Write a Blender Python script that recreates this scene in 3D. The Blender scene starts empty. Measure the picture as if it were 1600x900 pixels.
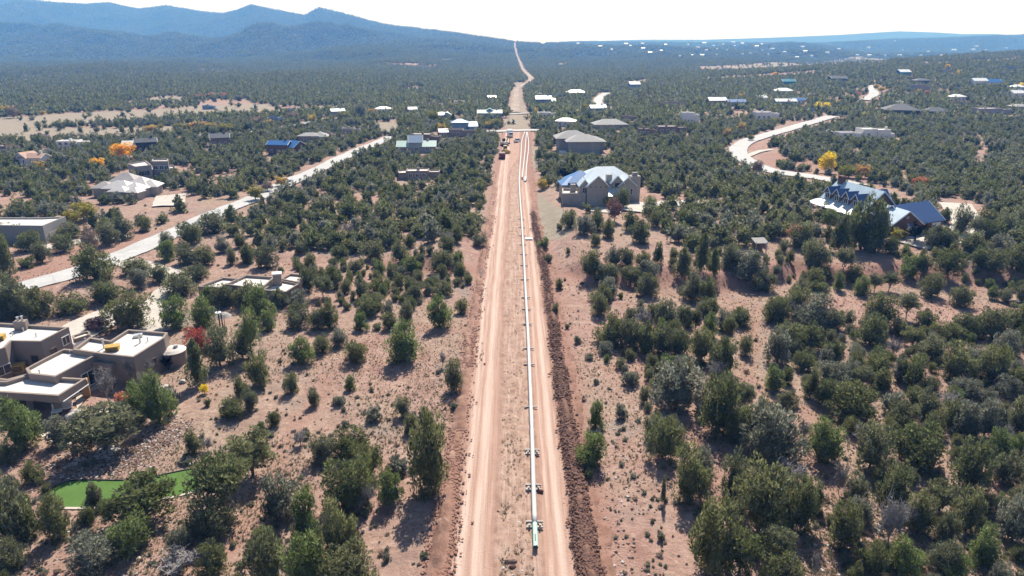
import bpy, bmesh, math, random
import numpy as np
from mathutils import Vector, Matrix
R = math.radians
random.seed(7)
SC = bpy.context.scene
COL = SC.collection

# ------------------------------------------------------------------ camera
CAM_H, F_PX = 45.0, 1600 * 24 / 36.0
PITCH = math.atan((450 - 72) / F_PX)
cam = bpy.data.objects.new('camera', bpy.data.cameras.new('camera'))
COL.objects.link(cam)
cam.location = (0, 0, CAM_H)
cam.rotation_euler = (math.pi / 2 - PITCH, 0, 0)
cam.data.lens, cam.data.sensor_width = 24, 36
cam.data.clip_start, cam.data.clip_end = 0.5, 60000
SC.camera = cam
# ------------------------------------------------------------------ light
SUN_AZ, SUN_EL = R(9), R(49)
wd = bpy.data.worlds.new("World"); SC.world = wd; wd.use_nodes = True
nt = wd.node_tree
sky = nt.nodes.new('ShaderNodeTexSky'); sky.sky_type = 'NISHITA'; sky.sun_disc = False
sky.sun_elevation, sky.sun_rotation = SUN_EL, SUN_AZ
sky.altitude, sky.air_density, sky.dust_density, sky.ozone_density = 2000, 1.0, 3.0, 1.0
bg = nt.nodes['Background']; bg.inputs[1].default_value = 0.075
# thin white veil low in the sky, strongest towards the sun's side, as on the photograph
def _n(t, **k):
    n = nt.nodes.new(t)
    for a_, b_ in k.items(): setattr(n, a_, b_)
    return n
tc = _n('ShaderNodeTexCoord'); sep = _n('ShaderNodeSeparateXYZ'); nt.links.new(tc.outputs['Generated'], sep.inputs[0])
mr = _n('ShaderNodeMapRange', interpolation_type='SMOOTHSTEP'); mr.inputs[1].default_value = .02; mr.inputs[2].default_value = .42; mr.inputs[3].default_value = 1; mr.inputs[4].default_value = 0
nt.links.new(sep.outputs[2], mr.inputs[0])
dt = _n('ShaderNodeVectorMath', operation='DOT_PRODUCT'); dt.inputs[1].default_value = (math.sin(SUN_AZ), math.cos(SUN_AZ), 0); nt.links.new(tc.outputs['Generated'], dt.inputs[0])
m2 = _n('ShaderNodeMapRange', interpolation_type='SMOOTHSTEP'); m2.inputs[1].default_value = -.2; m2.inputs[2].default_value = 1; m2.inputs[3].default_value = .12; m2.inputs[4].default_value = 1
nt.links.new(dt.outputs['Value'], m2.inputs[0])
mm = _n('ShaderNodeMath', operation='MULTIPLY'); nt.links.new(mr.outputs[0], mm.inputs[0]); nt.links.new(m2.outputs[0], mm.inputs[1])
mx = _n('ShaderNodeMix', data_type='RGBA'); nt.links.new(mm.outputs[0], mx.inputs[0]); nt.links.new(sky.outputs[0], mx.inputs[6]); mx.inputs[7].default_value = (9.6, 10.9, 14.0, 1)
nt.links.new(mx.outputs[2], bg.inputs[0])
sun = bpy.data.objects.new('sun', bpy.data.lights.new('sun', 'SUN')); COL.objects.link(sun)
sun.data.energy, sun.data.angle, sun.data.color = 5.0, R(0.5), (1.0, 0.965, 0.915)
sd = Vector((math.sin(SUN_AZ) * math.cos(SUN_EL), math.cos(SUN_AZ) * math.cos(SUN_EL), math.sin(SUN_EL)))
sun.rotation_euler = sd.to_track_quat('Z', 'Y').to_euler(); sun.location = (0, 0, 200)
vs = SC.view_settings
vs.view_transform, vs.look, vs.exposure, vs.gamma, vs.use_curve_mapping = 'Standard', 'None', 0.76, 1, False
SC.render.engine = 'CYCLES'
SC.cycles.use_denoising = True
SC.cycles.max_bounces, SC.cycles.diffuse_bounces, SC.cycles.transparent_max_bounces = 5, 3, 8
SC.cycles.volume_bounces = 1

# ------------------------------------------------------------------ noise
def _hash(ix, iy, s):
    h = (ix.astype(np.int64) * 374761393 + iy.astype(np.int64) * 668265263 + s * 974634777) & 0x7fffffff
    h = ((h ^ (h >> 13)) * 1274126177) & 0x7fffffff
    return ((h ^ (h >> 16)) & 0xffff) / 65535.0
def vnoise(x, y, s=0):
    x = np.asarray(x, float); y = np.asarray(y, float)
    ix, iy = np.floor(x), np.floor(y); fx, fy = x - ix, y - iy
    fx = fx * fx * (3 - 2 * fx); fy = fy * fy * (3 - 2 * fy)
    a, b = _hash(ix, iy, s), _hash(ix + 1, iy, s); c, d = _hash(ix, iy + 1, s), _hash(ix + 1, iy + 1, s)
    return (a * (1 - fx) + b * fx) * (1 - fy) + (c * (1 - fx) + d * fx) * fy
def fbm(x, y, s=0, o=4):
    t = 0; a = .5; n = 0
    for k in range(o):
        t = t + a * vnoise(x * 2**k + 17 * k, y * 2**k - 31 * k, s + k); n += a; a *= .5
    return t / n
def ridged(x, y, s=0, o=4):
    t = 0; a = .5; n = 0
    for k in range(o):
        t = t + a * (1 - np.abs(2 * vnoise(x * 2**k + 7 * k, y * 2**k + 13 * k, s + k) - 1)); n += a; a *= .5
    return t / n
def sstep(a, b, x):
    t = np.clip((x - a) / (b - a), 0, 1); return t * t * (3 - 2 * t)
# ------------------------------------------------------------------ projection of a ground point (used for siting things on the terrain)
cp, sp = math.cos(PITCH), math.sin(PITCH)
def ray(px, py):
    a, b = (np.asarray(px, float) - 800) / F_PX, (450 - np.asarray(py, float)) / F_PX
    return a, cp + b * sp, -sp + b * cp
def project(x, y, z):
    d = y * cp - (z - CAM_H) * sp
    d = np.where(d < 1e-3, 1e-3, d)
    u = y * sp + (z - CAM_H) * cp
    return 800 + F_PX * x / d, 450 - F_PX * u / d, d
def flat(px, py, h=0.0):
    dx, dy, dz = ray(px, py); t = (h - CAM_H) / dz
    return dx * t, dy * t
# ------------------------------------------------------------------ terrain
def tab(pts):
    a = np.array(pts, float); return a[:, 0], a[:, 1]
BANK = flat(*np.array([(835, 424), (880, 436), (930, 446), (985, 452), (1035, 447), (1065, 450), (1110, 455), (1180, 447), (1255, 432), (1330, 446), (1420, 438), (1500, 446), (1620, 450)], float).T)
BANKL = flat(*np.array([(560, 415), (640, 420), (690, 424), (735, 428), (765, 426)], float).T)
CREST = tab([(780, 175), (860, 148), (900, 141), (1000, 129), (1100, 122), (1250, 112), (1400, 102), (1600, 92), (2000, 80)])
RID_S = tab([(-900, 60), (-400, 66), (-150, 78), (0, 74), (60, 71), (110, 66), (150, 64), (185, 65), (225, 57), (270, 62), (320, 53), (355, 50), (378, 55), (400, 63), (425, 58), (480, 47), (503, 59), (530, 53), (600, 34), (640, 29), (700, 22), (760, 13), (805, 6), (840, 4), (870, 3), (1000, -2), (1200, -12), (2500, -20)])
RID_D = tab([(-900, 5600), (0, 5300), (300, 5000), (500, 4600), (700, 3900), (805, 3300), (1000, 3000), (2500, 3000)])
MID_S = tab([(-900, -10), (700, -6), (830, 3), (900, 6), (1000, 5), (1150, 4), (1200, 3), (1235, 5), (1270, 3), (1320, 6), (1400, 10), (1500, 12), (1600, 17), (2500, 26)])
FAR_S = tab([(-900, 0), (800, 0), (900, 7), (1000, 10), (1100, 10), (1200, 13), (1300, 17), (1400, 23), (1450, 21.5), (1500, 20), (1550, 24), (1600, 25), (2500, 30)])
def row_x(y):   # middle line and half width of the cleared strip
    yy = [0, 60, 130, 190, 260, 330, 400, 470, 700, 930]
    return np.interp(y, yy, [.9, .9, .8, .5, 1.0, 1.8, 2.8, 3.5, 5, 8]), np.interp(y, yy, [8.1, 8.1, 7.8, 6.8, 6.8, 7.2, 7.4, 6.5, 4.6, 3.6])
ROADS, SUNK = [], []
def seg_dist(x, y, pl):
    d = np.full(np.shape(x), 1e9)
    for (ax, ay), (bx, by) in zip(pl[:-1], pl[1:]):
        vx, vy = bx - ax, by - ay; L = vx * vx + vy * vy + 1e-9
        t = np.clip(((x - ax) * vx + (y - ay) * vy) / L, 0, 1)
        d = np.minimum(d, np.hypot(x - ax - t * vx, y - ay - t * vy))
    return d
def in_poly(x, y, P):
    c = np.zeros(np.shape(x), bool); n = len(P)
    for i in range(n):
        (x1, y1), (x2, y2) = P[i], P[i - 1]
        k = ((y1 > y) != (y2 > y)) & (x < (x2 - x1) * (y - y1) / ((y2 - y1) + 1e-12) + x1); c ^= k
    return c
def Z(x, y, sink=False):
    x = np.asarray(x, float); y = np.asarray(y, float)
    t = x / np.maximum(y, 20); px = 800 + 1131.6 * t
    rc, rw = row_x(y)
    off = sstep(0, 8, np.abs(x - rc) - rw)
    off = np.where(y > 940, 1, off)
    near = (fbm(x / 22, y / 22, 3, 3) - .5) * 1.5 + (fbm(x / 4.5, y / 4.5, 9, 2) - .5) * .32
    near = near * off * (1 - .6 * sstep(140, 420, y))
    yb = np.interp(x, BANK[0], BANK[1]) + (fbm(x / 6, y / 9, 21, 3) - .5) * 7
    bank = (x > 0) * sstep(0, 5.5, y - yb) * (1 - sstep(25, 150, y - yb)) * 2.6
    ybl = np.interp(x, BANKL[0], BANKL[1]) + (fbm(x / 5, y / 7, 23, 3) - .5) * 6
    bankl = (x < 0) * sstep(0, 4, y - ybl) * (1 - sstep(15, 60, y - ybl)) * 2.2 * sstep(-32, -16, x)
    z = near + (bank + bankl) * off
    # low crest on the right, and the plain behind it
    c_py = np.interp(px, *CREST); yc = 950 + 250 * sstep(1100, 1700, px)
    hc = np.maximum(0, CAM_H - (c_py - 72) * yc / 1200.0) * sstep(860, 980, px)
    z = z + hc * sstep(330, 1000, y) * (1 - sstep(yc * 1.02, yc * 1.6, y))
    roll = sstep(700, 1300, y) * (1 - sstep(2600, 3400, y))
    z = z + roll * ((fbm(x / 260, y / 260, 31, 4) - .5) * 26 + 3) * sstep(60, 400, np.abs(x - 10) + (y > 1500) * 300)
    # mountains on the left, running down to the strip's hill
    D = np.interp(px, *RID_D); zr = CAM_H + np.interp(px, *RID_S) * D / 1200.0
    zr = np.maximum(zr, 0)
    Ft = 1000 + .18 * D + 380 * sstep(700, 300, px) 
    s = (y - Ft) / (D - Ft); sc = np.clip(s, 0, 1)
    prof = .30 * sc + .70 * sc ** 2.0
    w = (fbm(x / 700, y / 700, 41, 3) - .5) * 500
    spur = ridged((x + w) / 620, (y + .4 * w) / 1300, 43, 4) - .56
    env = 4 * sc * (1 - sc)
    m = zr * prof * (1 + env * .0) + zr * env * spur * .95 * sstep(900, 500, px)
    m = m + env * (fbm(x / 240, y / 240, 47, 4) - .5) * 44
    back = np.clip((y - D) / 1800, 0, 1)
    m = np.where(y > D, zr * (1 - back) ** 1.5, m)
    z = z + np.maximum(m, 0) * (y > Ft)
    # hills at the right, then the farthest ridge
    Dm = 4700 + (fbm(px / 90, px * 0, 51, 3) - .5) * 900
    zm = np.maximum(0, CAM_H + np.interp(px, *MID_S) * Dm / 1200.0) + 0 * y
    g = np.exp(-((y - Dm) / 700.0) ** 2)
    Dn = 3300.0; zn = CAM_H + (-1.5 + 4.5 * np.exp(-((px - 1238) / 60) ** 2)) * Dn / 1200.0
    gn = np.exp(-((y - Dn) / 420.0) ** 2) * sstep(1000, 1150, px) * (1 - sstep(1260, 1420, px))
    z = np.maximum(z, np.where(y > 2200, np.maximum(zm * g * (.93 + .14 * fbm(x / 300, y / 300, 53, 4)), zn * gn), -50))
    Df = 9000.0
    zf = CAM_H + np.interp(px, *FAR_S) * Df / 1200.0
    z = np.where(y > 6500, np.maximum(z, zf * np.exp(-((y - Df) / 900.0) ** 2)), z)
    if sink:
        k = np.zeros(np.shape(x))
        for pl, w_ in ROADS:
            k = np.maximum(k, 1 - sstep(w_ / 2 - .1, w_ / 2 + .5, seg_dist(x, y, pl)))
        for P in SUNK:
            k = np.maximum(k, in_poly(x, y, P) * 1.0)
        k = np.maximum(k, (np.abs(x - rc) < rw - .3) * (y < 402) * (y > 30) * 2.5)
        z = z - (.16 + .0004 * y) * k
    return z
def P(px, py, h=None):
    """the spot of the terrain (or of the level h above it) seen at a pixel of the photograph"""
    px = np.asarray(px, float); py = np.asarray(py, float)
    if px.ndim: 
        r_ = [P(a, b, h) for a, b in zip(px, py)]; return tuple(np.array([float(q[i]) for q in r_]) for i in range(3))
    if py < 150:        # far slopes: walk outwards and keep to what is in sight
        yy = np.geomspace(420, 8600, 900); dx, dy, _ = ray(px, py); xx = yy * dx / dy; zz = Z(xx, yy) + (h or 0)
        _, pv, _ = project(xx, yy, zz); run = np.minimum.accumulate(pv); vis = pv <= run + .02
        k = np.argmin(np.abs(pv - py) + 50 * ~vis); return xx[k], yy[k], zz[k] - (h or 0)
    dx, dy, dz = ray(px, py); z = np.zeros(np.shape(px)); hh = 0 if h is None else h
    for _ in range(14):
        t = np.minimum((z + hh - CAM_H) / np.minimum(dz, -1e-4), 9000); zn = Z(dx * t, dy * t); z = .5 * z + .5 * zn
    t = np.minimum((z + hh - CAM_H) / np.minimum(dz, -1e-4), 9000)
    return dx * t, dy * t, z
def pm(y):       # photograph pixels per metre at ground distance y
    return F_PX / (y * cp + CAM_H * sp)

# ------------------------------------------------------------------ materials
def new_mat(name):
    m = bpy.data.materials.new(name); m.use_nodes = True; return m, m.node_tree, m.node_tree.nodes['Principled BSDF']
def N(nt, t, **k):
    n = nt.nodes.new(t)
    for a, b in k.items():
        if a.startswith('i_'): n.inputs[a[2:].replace('_', ' ')].default_value = b
        else: setattr(n, a, b)
    return n
def ramp(nt, src, stops, interp='LINEAR'):
    r = nt.nodes.new('ShaderNodeValToRGB'); cr = r.color_ramp; cr.interpolation = interp
    while len(cr.elements) < len(stops): cr.elements.new(.5)
    for e, (p, c) in zip(cr.elements, stops):
        e.position = p; e.color = (c, c, c, 1) if not hasattr(c, '__len__') else (*c, 1)
    nt.links.new(src, r.inputs[0]); return r.outputs[0]
def mix(nt, f, a, b, mode='MIX'):
    m = nt.nodes.new('ShaderNodeMix'); m.data_type = 'RGBA'; m.blend_type = mode
    for s, v in ((m.inputs[0], f), (m.inputs[6], a), (m.inputs[7], b)):
        if hasattr(v, 'links') or hasattr(v, 'is_linked'): nt.links.new(v, s)
        else: s.default_value = v if not hasattr(v, '__len__') else (*v, 1)
    return m.outputs[2]
def noise(nt, scale, detail=4, rough=.55, vec=None, dist=0):
    n = N(nt, 'ShaderNodeTexNoise'); n.inputs['Scale'].default_value = scale; n.inputs['Detail'].default_value = detail
    n.inputs['Roughness'].default_value = rough; n.inputs['Distortion'].default_value = dist
    if vec is not None: nt.links.new(vec, n.inputs['Vector'])
    return n.outputs[0]
def coords(nt, scale=(1, 1, 1)):
    g = N(nt, 'ShaderNodeNewGeometry'); m = N(nt, 'ShaderNodeMapping'); m.inputs['Scale'].default_value = scale
    nt.links.new(g.outputs['Position'], m.inputs['Vector']); return m.outputs[0]
def bump(nt, b, h, strength=.5, dist=.1):
    n = N(nt, 'ShaderNodeBump'); n.inputs['Strength'].default_value = strength; n.inputs['Distance'].default_value = dist
    nt.links.new(h, n.inputs['Height']); nt.links.new(n.outputs[0], b.inputs['Normal'])
def simple(name, c, rough=.85, var=.18, scale=1.2, metal=0.0, spec=.3, seam=0):
    """plain surface with uneven tone and fine grain"""
    m, nt, b = new_mat(name); v = coords(nt)
    n1 = noise(nt, scale, 5, .6, v)
    f = ramp(nt, n1, [(.3, 1 - var), (.7, 1 + var)])
    c1 = mix(nt, 1.0, c, f, 'MULTIPLY')
    n2 = noise(nt, scale * 14, 3, .6, v)
    c2 = mix(nt, .5, c1, ramp(nt, n2, [(.3, 1 - var), (.7, 1 + var)]), 'MULTIPLY')
    nt.links.new(c2, b.inputs['Base Color']); b.inputs['Roughness'].default_value = rough; b.inputs['Metallic'].default_value = metal
    b.inputs['Specular IOR Level'].default_value = spec
    bump(nt, b, n2, .25, .03)
    return m
def ground_mat():
    m, nt, b = new_mat('desert_soil'); v = coords(nt)
    big = noise(nt, .035, 5, .6, v); mid = noise(nt, .28, 5, .62, v); fine = noise(nt, 2.6, 5, .7, v)
    soil = mix(nt, ramp(nt, mid, [(.32, 0), (.68, 1)]), (.245, .138, .11), (.375, .245, .202))
    grass = mix(nt, ramp(nt, fine, [(.35, 0), (.62, 1)]), (.20, .14, .11), (.35, .275, .205))
    c = mix(nt, ramp(nt, big, [(.40, 0), (.66, .85)]), soil, grass)
    vor = N(nt, 'ShaderNodeTexVoronoi'); vor.inputs['Scale'].default_value = 1.7; nt.links.new(v, vor.inputs['Vector'])
    tuft = ramp(nt, vor.outputs['Distance'], [(.12, 1), (.34, 0)])
    tm = ramp(nt, noise(nt, .13, 4, .6, v), [(.38, 0), (.6, .75)])
    f = N(nt, 'ShaderNodeMath', operation='MULTIPLY'); nt.links.new(tuft, f.inputs[0]); nt.links.new(tm, f.inputs[1])
    c = mix(nt, f.outputs[0], c, (.19, .165, .10))
    m1 = noise(nt, .9, 6, .72, v); m3 = noise(nt, 6.5, 4, .7, v)
    c = mix(nt, ramp(nt, m1, [(.30, .75), (.47, 0)]), c, (.165, .092, .072))
    c = mix(nt, ramp(nt, m1, [(.54, 0), (.68, .65)]), c, (.44, .315, .26))
    c = mix(nt, ramp(nt, fine, [(.28, .6), (.42, 0)]), c, (.14, .09, .07))
    c = mix(nt, ramp(nt, m3, [(.60, 0), (.70, .7)]), c, (.52, .43, .37))
    c = mix(nt, ramp(nt, noise(nt, .075, 4, .6, v), [(.54, 0), (.68, .7)]), c, (.215, .185, .16))
    a = N(nt, 'ShaderNodeAttribute', attribute_name='cover'); sx = N(nt, 'ShaderNodeSeparateColor'); nt.links.new(a.outputs['Color'], sx.inputs[0])
    c = mix(nt, sx.outputs[0], c, mix(nt, fine, (.22, .12, .092), (.36, .215, .17)))      # raw red soil
    c = mix(nt, sx.outputs[1], c, mix(nt, ramp(nt, mid, [(.3, 0), (.7, 1)]), (.225, .188, .145), (.30, .252, .195)))   # dry meadow
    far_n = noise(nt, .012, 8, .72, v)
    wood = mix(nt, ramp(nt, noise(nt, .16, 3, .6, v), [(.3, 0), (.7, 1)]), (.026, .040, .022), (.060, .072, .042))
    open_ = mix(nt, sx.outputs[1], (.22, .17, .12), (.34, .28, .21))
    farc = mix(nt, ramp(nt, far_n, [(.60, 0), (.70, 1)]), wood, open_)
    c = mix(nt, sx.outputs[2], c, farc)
    nt.links.new(c, b.inputs['Base Color']); b.inputs['Roughness'].default_value = .95; b.inputs['Specular IOR Level'].default_value = .1
    bump(nt, b, m1, .9, .35)
    return m
M = {}
M['soil'] = ground_mat()
def wood_hill_mat():
    m, nt, b = new_mat('wooded_mountain'); v = coords(nt)
    sp_ = N(nt, 'ShaderNodeTexVoronoi'); sp_.inputs['Scale'].default_value = .085; nt.links.new(v, sp_.inputs['Vector'])
    tree = ramp(nt, sp_.outputs['Distance'], [(.25, 1), (.55, 0)])
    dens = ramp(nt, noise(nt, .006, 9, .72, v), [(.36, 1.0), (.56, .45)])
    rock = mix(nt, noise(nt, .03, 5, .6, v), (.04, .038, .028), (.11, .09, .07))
    wood = mix(nt, noise(nt, .05, 4, .6, v), (.012, .021, .013), (.028, .036, .022))  # tree colour darkened to stand in for the shaded sides of the crowns
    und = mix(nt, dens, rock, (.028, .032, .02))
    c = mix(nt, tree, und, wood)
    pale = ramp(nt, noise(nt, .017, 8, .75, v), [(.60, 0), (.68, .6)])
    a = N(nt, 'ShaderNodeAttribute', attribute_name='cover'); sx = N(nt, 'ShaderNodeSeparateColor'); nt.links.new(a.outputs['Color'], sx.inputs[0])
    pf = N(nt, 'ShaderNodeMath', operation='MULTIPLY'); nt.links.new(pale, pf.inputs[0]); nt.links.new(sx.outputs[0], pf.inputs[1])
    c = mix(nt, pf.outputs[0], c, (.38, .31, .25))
    c = mix(nt, sx.outputs[1], c, mix(nt, ramp(nt, noise(nt, .03, 5, .7, v), [(.44, 0), (.56, 1)]), (.05, .06, .035), (.36, .29, .22)))
    nt.links.new(c, b.inputs['Base Color']); b.inputs['Roughness'].default_value = 1; b.inputs['Specular IOR Level'].default_value = .05
    bump(nt, b, sp_.outputs['Distance'], .9, 4.0)
    return m
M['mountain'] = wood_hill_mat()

# ------------------------------------------------------------------ object helpers
def setp(o, **k):
    for a, v in k.items():
        if v is not None: o[a] = v
    return o
def mesh_obj(name, verts, faces, mat, parent=None, loc=None, smooth=False, **props):
    me = bpy.data.meshes.new(name); me.from_pydata([tuple(v) for v in verts], [], faces); me.update()
    if smooth: me.polygons.foreach_set('use_smooth', [True] * len(me.polygons))
    for m in (mat if isinstance(mat, (list, tuple)) else [mat]): me.materials.append(m)
    o = bpy.data.objects.new(name, me); COL.objects.link(o)
    if parent is not None: o.parent = parent
    if loc is not None: o.location = loc
    return setp(o, **props)
def empty(name, loc, label, cat, group=None):
    o = bpy.data.objects.new(name, None); o.empty_display_size = .5; COL.objects.link(o); o.location = loc
    return setp(o, label=label, category=cat, group=group)
def np_mesh(name, V, Fq, mats, smooth=False):
    """V (n,3), Fq (m,3|4) -> mesh"""
    me = bpy.data.meshes.new(name); k = Fq.shape[1]
    me.vertices.add(len(V)); me.vertices.foreach_set('co', np.ascontiguousarray(V, np.float32).ravel())
    me.loops.add(Fq.size); me.loops.foreach_set('vertex_index', np.ascontiguousarray(Fq, np.int32).ravel())
    me.polygons.add(len(Fq)); me.polygons.foreach_set('loop_start', np.arange(0, Fq.size, k, dtype=np.int32))
    try: me.polygons.foreach_set('loop_total', np.full(len(Fq), k, np.int32))
    except Exception: pass
    if smooth: me.polygons.foreach_set('use_smooth', np.ones(len(Fq), bool))
    me.update(calc_edges=True); me.validate()
    for m in (mats if isinstance(mats, (list, tuple)) else [mats]): me.materials.append(m)
    return me
def link_mesh(name, me, parent=None, loc=None, **props):
    o = bpy.data.objects.new(name, me); COL.objects.link(o)
    if parent is not None: o.parent = parent
    if loc is not None: o.location = loc
    return setp(o, **props)
def set_cover(me, rgb):
    at = me.color_attributes.new('cover', 'FLOAT_COLOR', 'POINT')
    c = np.ones((len(me.vertices), 4), np.float32); c[:, :3] = rgb; at.data.foreach_set('color', c.ravel())
def grid_faces(nr, nc):
    i = np.arange(nr - 1)[:, None] * nc + np.arange(nc - 1)[None]
    return np.stack([i, i + 1, i + nc + 1, i + nc], -1).reshape(-1, 4)

# ------------------------------------------------------------------ roads (laid as sheets a little above the sunk ground)
def road_px(pts, width, step=2.0):
    x, y, z = P(*np.array(pts, float).T)
    pl = np.stack([x, y], 1)
    for _ in range(2):      # round the corners
        q = [pl[0]]
        for a, b in zip(pl[:-1], pl[1:]): q += [a * .75 + b * .25, a * .25 + b * .75]
        q.append(pl[-1]); pl = np.array(q)
    return pl, width
ROAD_DEFS = [
 ('road', 'pale', [(-120, 492), (-40, 472), (35, 448), (117, 427), (180, 403), (243, 377), (300, 350), (397, 311), (445, 288), (490, 268), (530, 249), (562, 234), (585, 226), (612, 214)], 7.0),
 ('road', 'pale', [(1345, 290), (1300, 281), (1250, 274), (1200, 266), (1168, 253), (1150, 238), (1158, 225), (1188, 214), (1225, 204), (1262, 193), (1300, 182)], 8.0),
 ('road', 'pale', [(690, 207), (770, 205.5), (800, 204.5), (835, 203.5), (870, 205)], 7.5),
 ('road', 'pale', [(790, 178.5), (812, 178), (835, 177), (870, 177)], 5),
 ('road', 'pale', [(948, 174), (938, 166), (932, 159), (938, 152), (948, 146)], 8),
 ('road', 'pale', [(1350, 157), (1368, 148), (1361, 140), (1366, 134)], 8),
 ('road', 'pale', [(300, 213), (345, 211), (390, 208), (440, 200), (480, 193), (520, 186)], 7),
 ('driveway', 'gravel', [(195, 408), (235, 420), (275, 432), (285, 443), (262, 456), (249, 474), (245, 497), (241, 520)], 6.0),
 ('driveway', 'gravel', [(222, 478), (172, 492), (128, 513), (88, 537)], 7.5),
 ('driveway', 'gravel', [(1010, 322), (1040, 318), (1075, 317), (1110, 319)], 7.0),
 ('driveway', 'gravel', [(985, 330), (1003, 322), (1015, 318)], 9.0),
 ('driveway', 'gravel', [(925, 326), (945, 330), (965, 329)], 7.0),
 ('driveway', 'gravel', [(1420, 383), (1455, 375), (1490, 372), (1520, 358), (1505, 335), (1492, 318)], 8.0),
 ('driveway', 'gravel', [(264, 322), (265, 313), (268, 305)], 9.0),
 ('driveway', 'gravel', [(60, 388), (95, 383), (150, 372), (200, 372)], 5.0),
 ('driveway', 'gravel', [(1165, 245), (1188, 236), (1205, 234)], 3.5),
]
ROADS_ALL = []
for nm, kind, pts, w in ROAD_DEFS:
    pl, w = road_px(pts, w); ROADS_ALL.append((nm, kind, pl, w))
ROADS = [(pl, w) for _, _, pl, w in ROADS_ALL]
GREEN_PX = [(70, 776), (80, 764), (102, 752), (150, 751), (200, 752), (240, 746), (280, 737), (308, 733), (328, 735), (322, 755), (308, 766), (280, 774), (240, 781), (200, 788), (150, 793), (112, 794), (82, 790)]
def poly_px(pts):
    x, y, z = P(*np.array(pts, float).T); return list(zip(x, y))
def smooth_poly(p, n=2):
    p = np.array(p)
    for _ in range(n):
        p = np.stack([p * .75 + np.roll(p, -1, 0) * .25, p * .25 + np.roll(p, -1, 0) * .75], 1).reshape(-1, 2)
    return p
GREEN = smooth_poly(poly_px(GREEN_PX), 2)
PATIO = [poly_px(q) for q in ([(120, 640), (142, 612), (200, 590), (232, 575), (290, 560), (285, 548), (215, 560), (150, 585), (118, 610)],
                              [(60, 680), (140, 650), (220, 612), (262, 600), (270, 607), (215, 640), (150, 672), (100, 700)],
                              [(150, 705), (175, 690), (190, 700), (172, 716), (150, 718)], [(96, 732), (128, 712), (134, 717), (106, 734)])]
SUNK = [list(map(tuple, GREEN))] + PATIO
# ------------------------------------------------------------------ ground and mountains
def fan(r0, r1, ratio, nang, amax, mat, name):
    n = max(2, int(math.log(r1 / r0) / ratio)); rr = r0 * (r1 / r0) ** np.linspace(0, 1, n)
    # finer columns where the photograph looks
    u = np.linspace(-1, 1, nang); aa = amax * (.62 * u + .38 * u ** 3)
    RR, AA = np.meshgrid(rr, aa, indexing='ij')
    x = RR * np.sin(AA); y = RR * np.cos(AA) - 20
    z = Z(x, y, sink=r0 < 1000)
    V = np.stack([x, y, z], -1).reshape(-1, 3)
    me = np_mesh(name, V, grid_faces(n, nang)[:, ::-1], mat, smooth=True)
    return me, V[:, 0], V[:, 1]
MEADOW = [poly_px(q) for q in (
    [(-60, 188), (60, 180), (130, 176), (240, 171), (330, 165), (425, 162), (425, 172), (330, 179), (255, 187), (190, 193), (90, 198), (-60, 205)],
    [(-60, 203), (30, 200), (120, 200), (200, 200), (262, 198), (330, 192), (300, 206), (235, 214), (150, 219), (60, 221), (-60, 223)],
    [(330, 174), (440, 170), (500, 166), (570, 163), (570, 167), (500, 172), (420, 178), (330, 181)],
    [(583, 192), (622, 190), (630, 208), (588, 210)], [(470, 168), (520, 165), (530, 172), (480, 175)],
    [(15, 168), (70, 165), (90, 168), (20, 171)], [(180, 163), (260, 150), (300, 152), (240, 163)], [(820, 228), (838, 228), (842, 262), (826, 262)],
    [(840, 300), (870, 322), (905, 345), (880, 372), (838, 372)])]
FAR_PALE = [[(1090, 104), (1200, 98), (1300, 94), (1390, 92), (1390, 100), (1280, 105), (1180, 111), (1100, 113)],
            [(1100, 121), (1200, 116), (1290, 110), (1290, 115), (1200, 122), (1105, 127)],
            [(1430, 97), (1600, 89), (1600, 95), (1450, 102)], [(940, 128), (1010, 124), (1010, 127), (950, 131)], [(1010, 106), (1040, 104), (1045, 107), (1012, 108)],
            [(890, 127), (915, 126), (915, 129), (890, 130)], [(870, 100), (885, 97), (886, 101), (874, 103)],
            [(8, 124), (55, 123), (58, 127), (10, 127)], [(190, 135), (225, 133), (225, 137), (195, 138)], [(770, 133), (806, 131), (806, 133.5), (772, 135)]]
FAR_PALE = [poly_px(q) for q in FAR_PALE]
RED = [poly_px(q) for q in ([(1140, 238), (1170, 222), (1186, 226), (1170, 236), (1176, 250), (1150, 250)], [(1186, 240), (1240, 238), (1300, 262), (1290, 272), (1215, 262), (1190, 255)],
                            [(20, 455), (110, 430), (240, 370), (300, 342), (300, 352), (250, 385), (200, 405), (60, 455)],
                            [(10, 410), (110, 390), (230, 350), (235, 370), (130, 415), (20, 440)])]
WASH = [poly_px(q) for q in ([(1060, 432), (1110, 448), (1155, 478), (1178, 505), (1172, 545), (1166, 580), (1185, 610), (1225, 632), (1262, 655), (1240, 690), (1262, 720), (1300, 752), (1320, 790)], [(1168, 590), (1225, 640), (1300, 652)], [(1085, 655), (1105, 690), (1122, 720), (1128, 780)], [(1170, 492), (1240, 470), (1330, 472), (1430, 470), (1590, 480)], [(740, 515), (690, 520), (640, 505), (600, 520), (520, 590), (440, 700), (400, 790), (330, 890)], [(230, 800), (150, 880), (90, 900)])]
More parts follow.
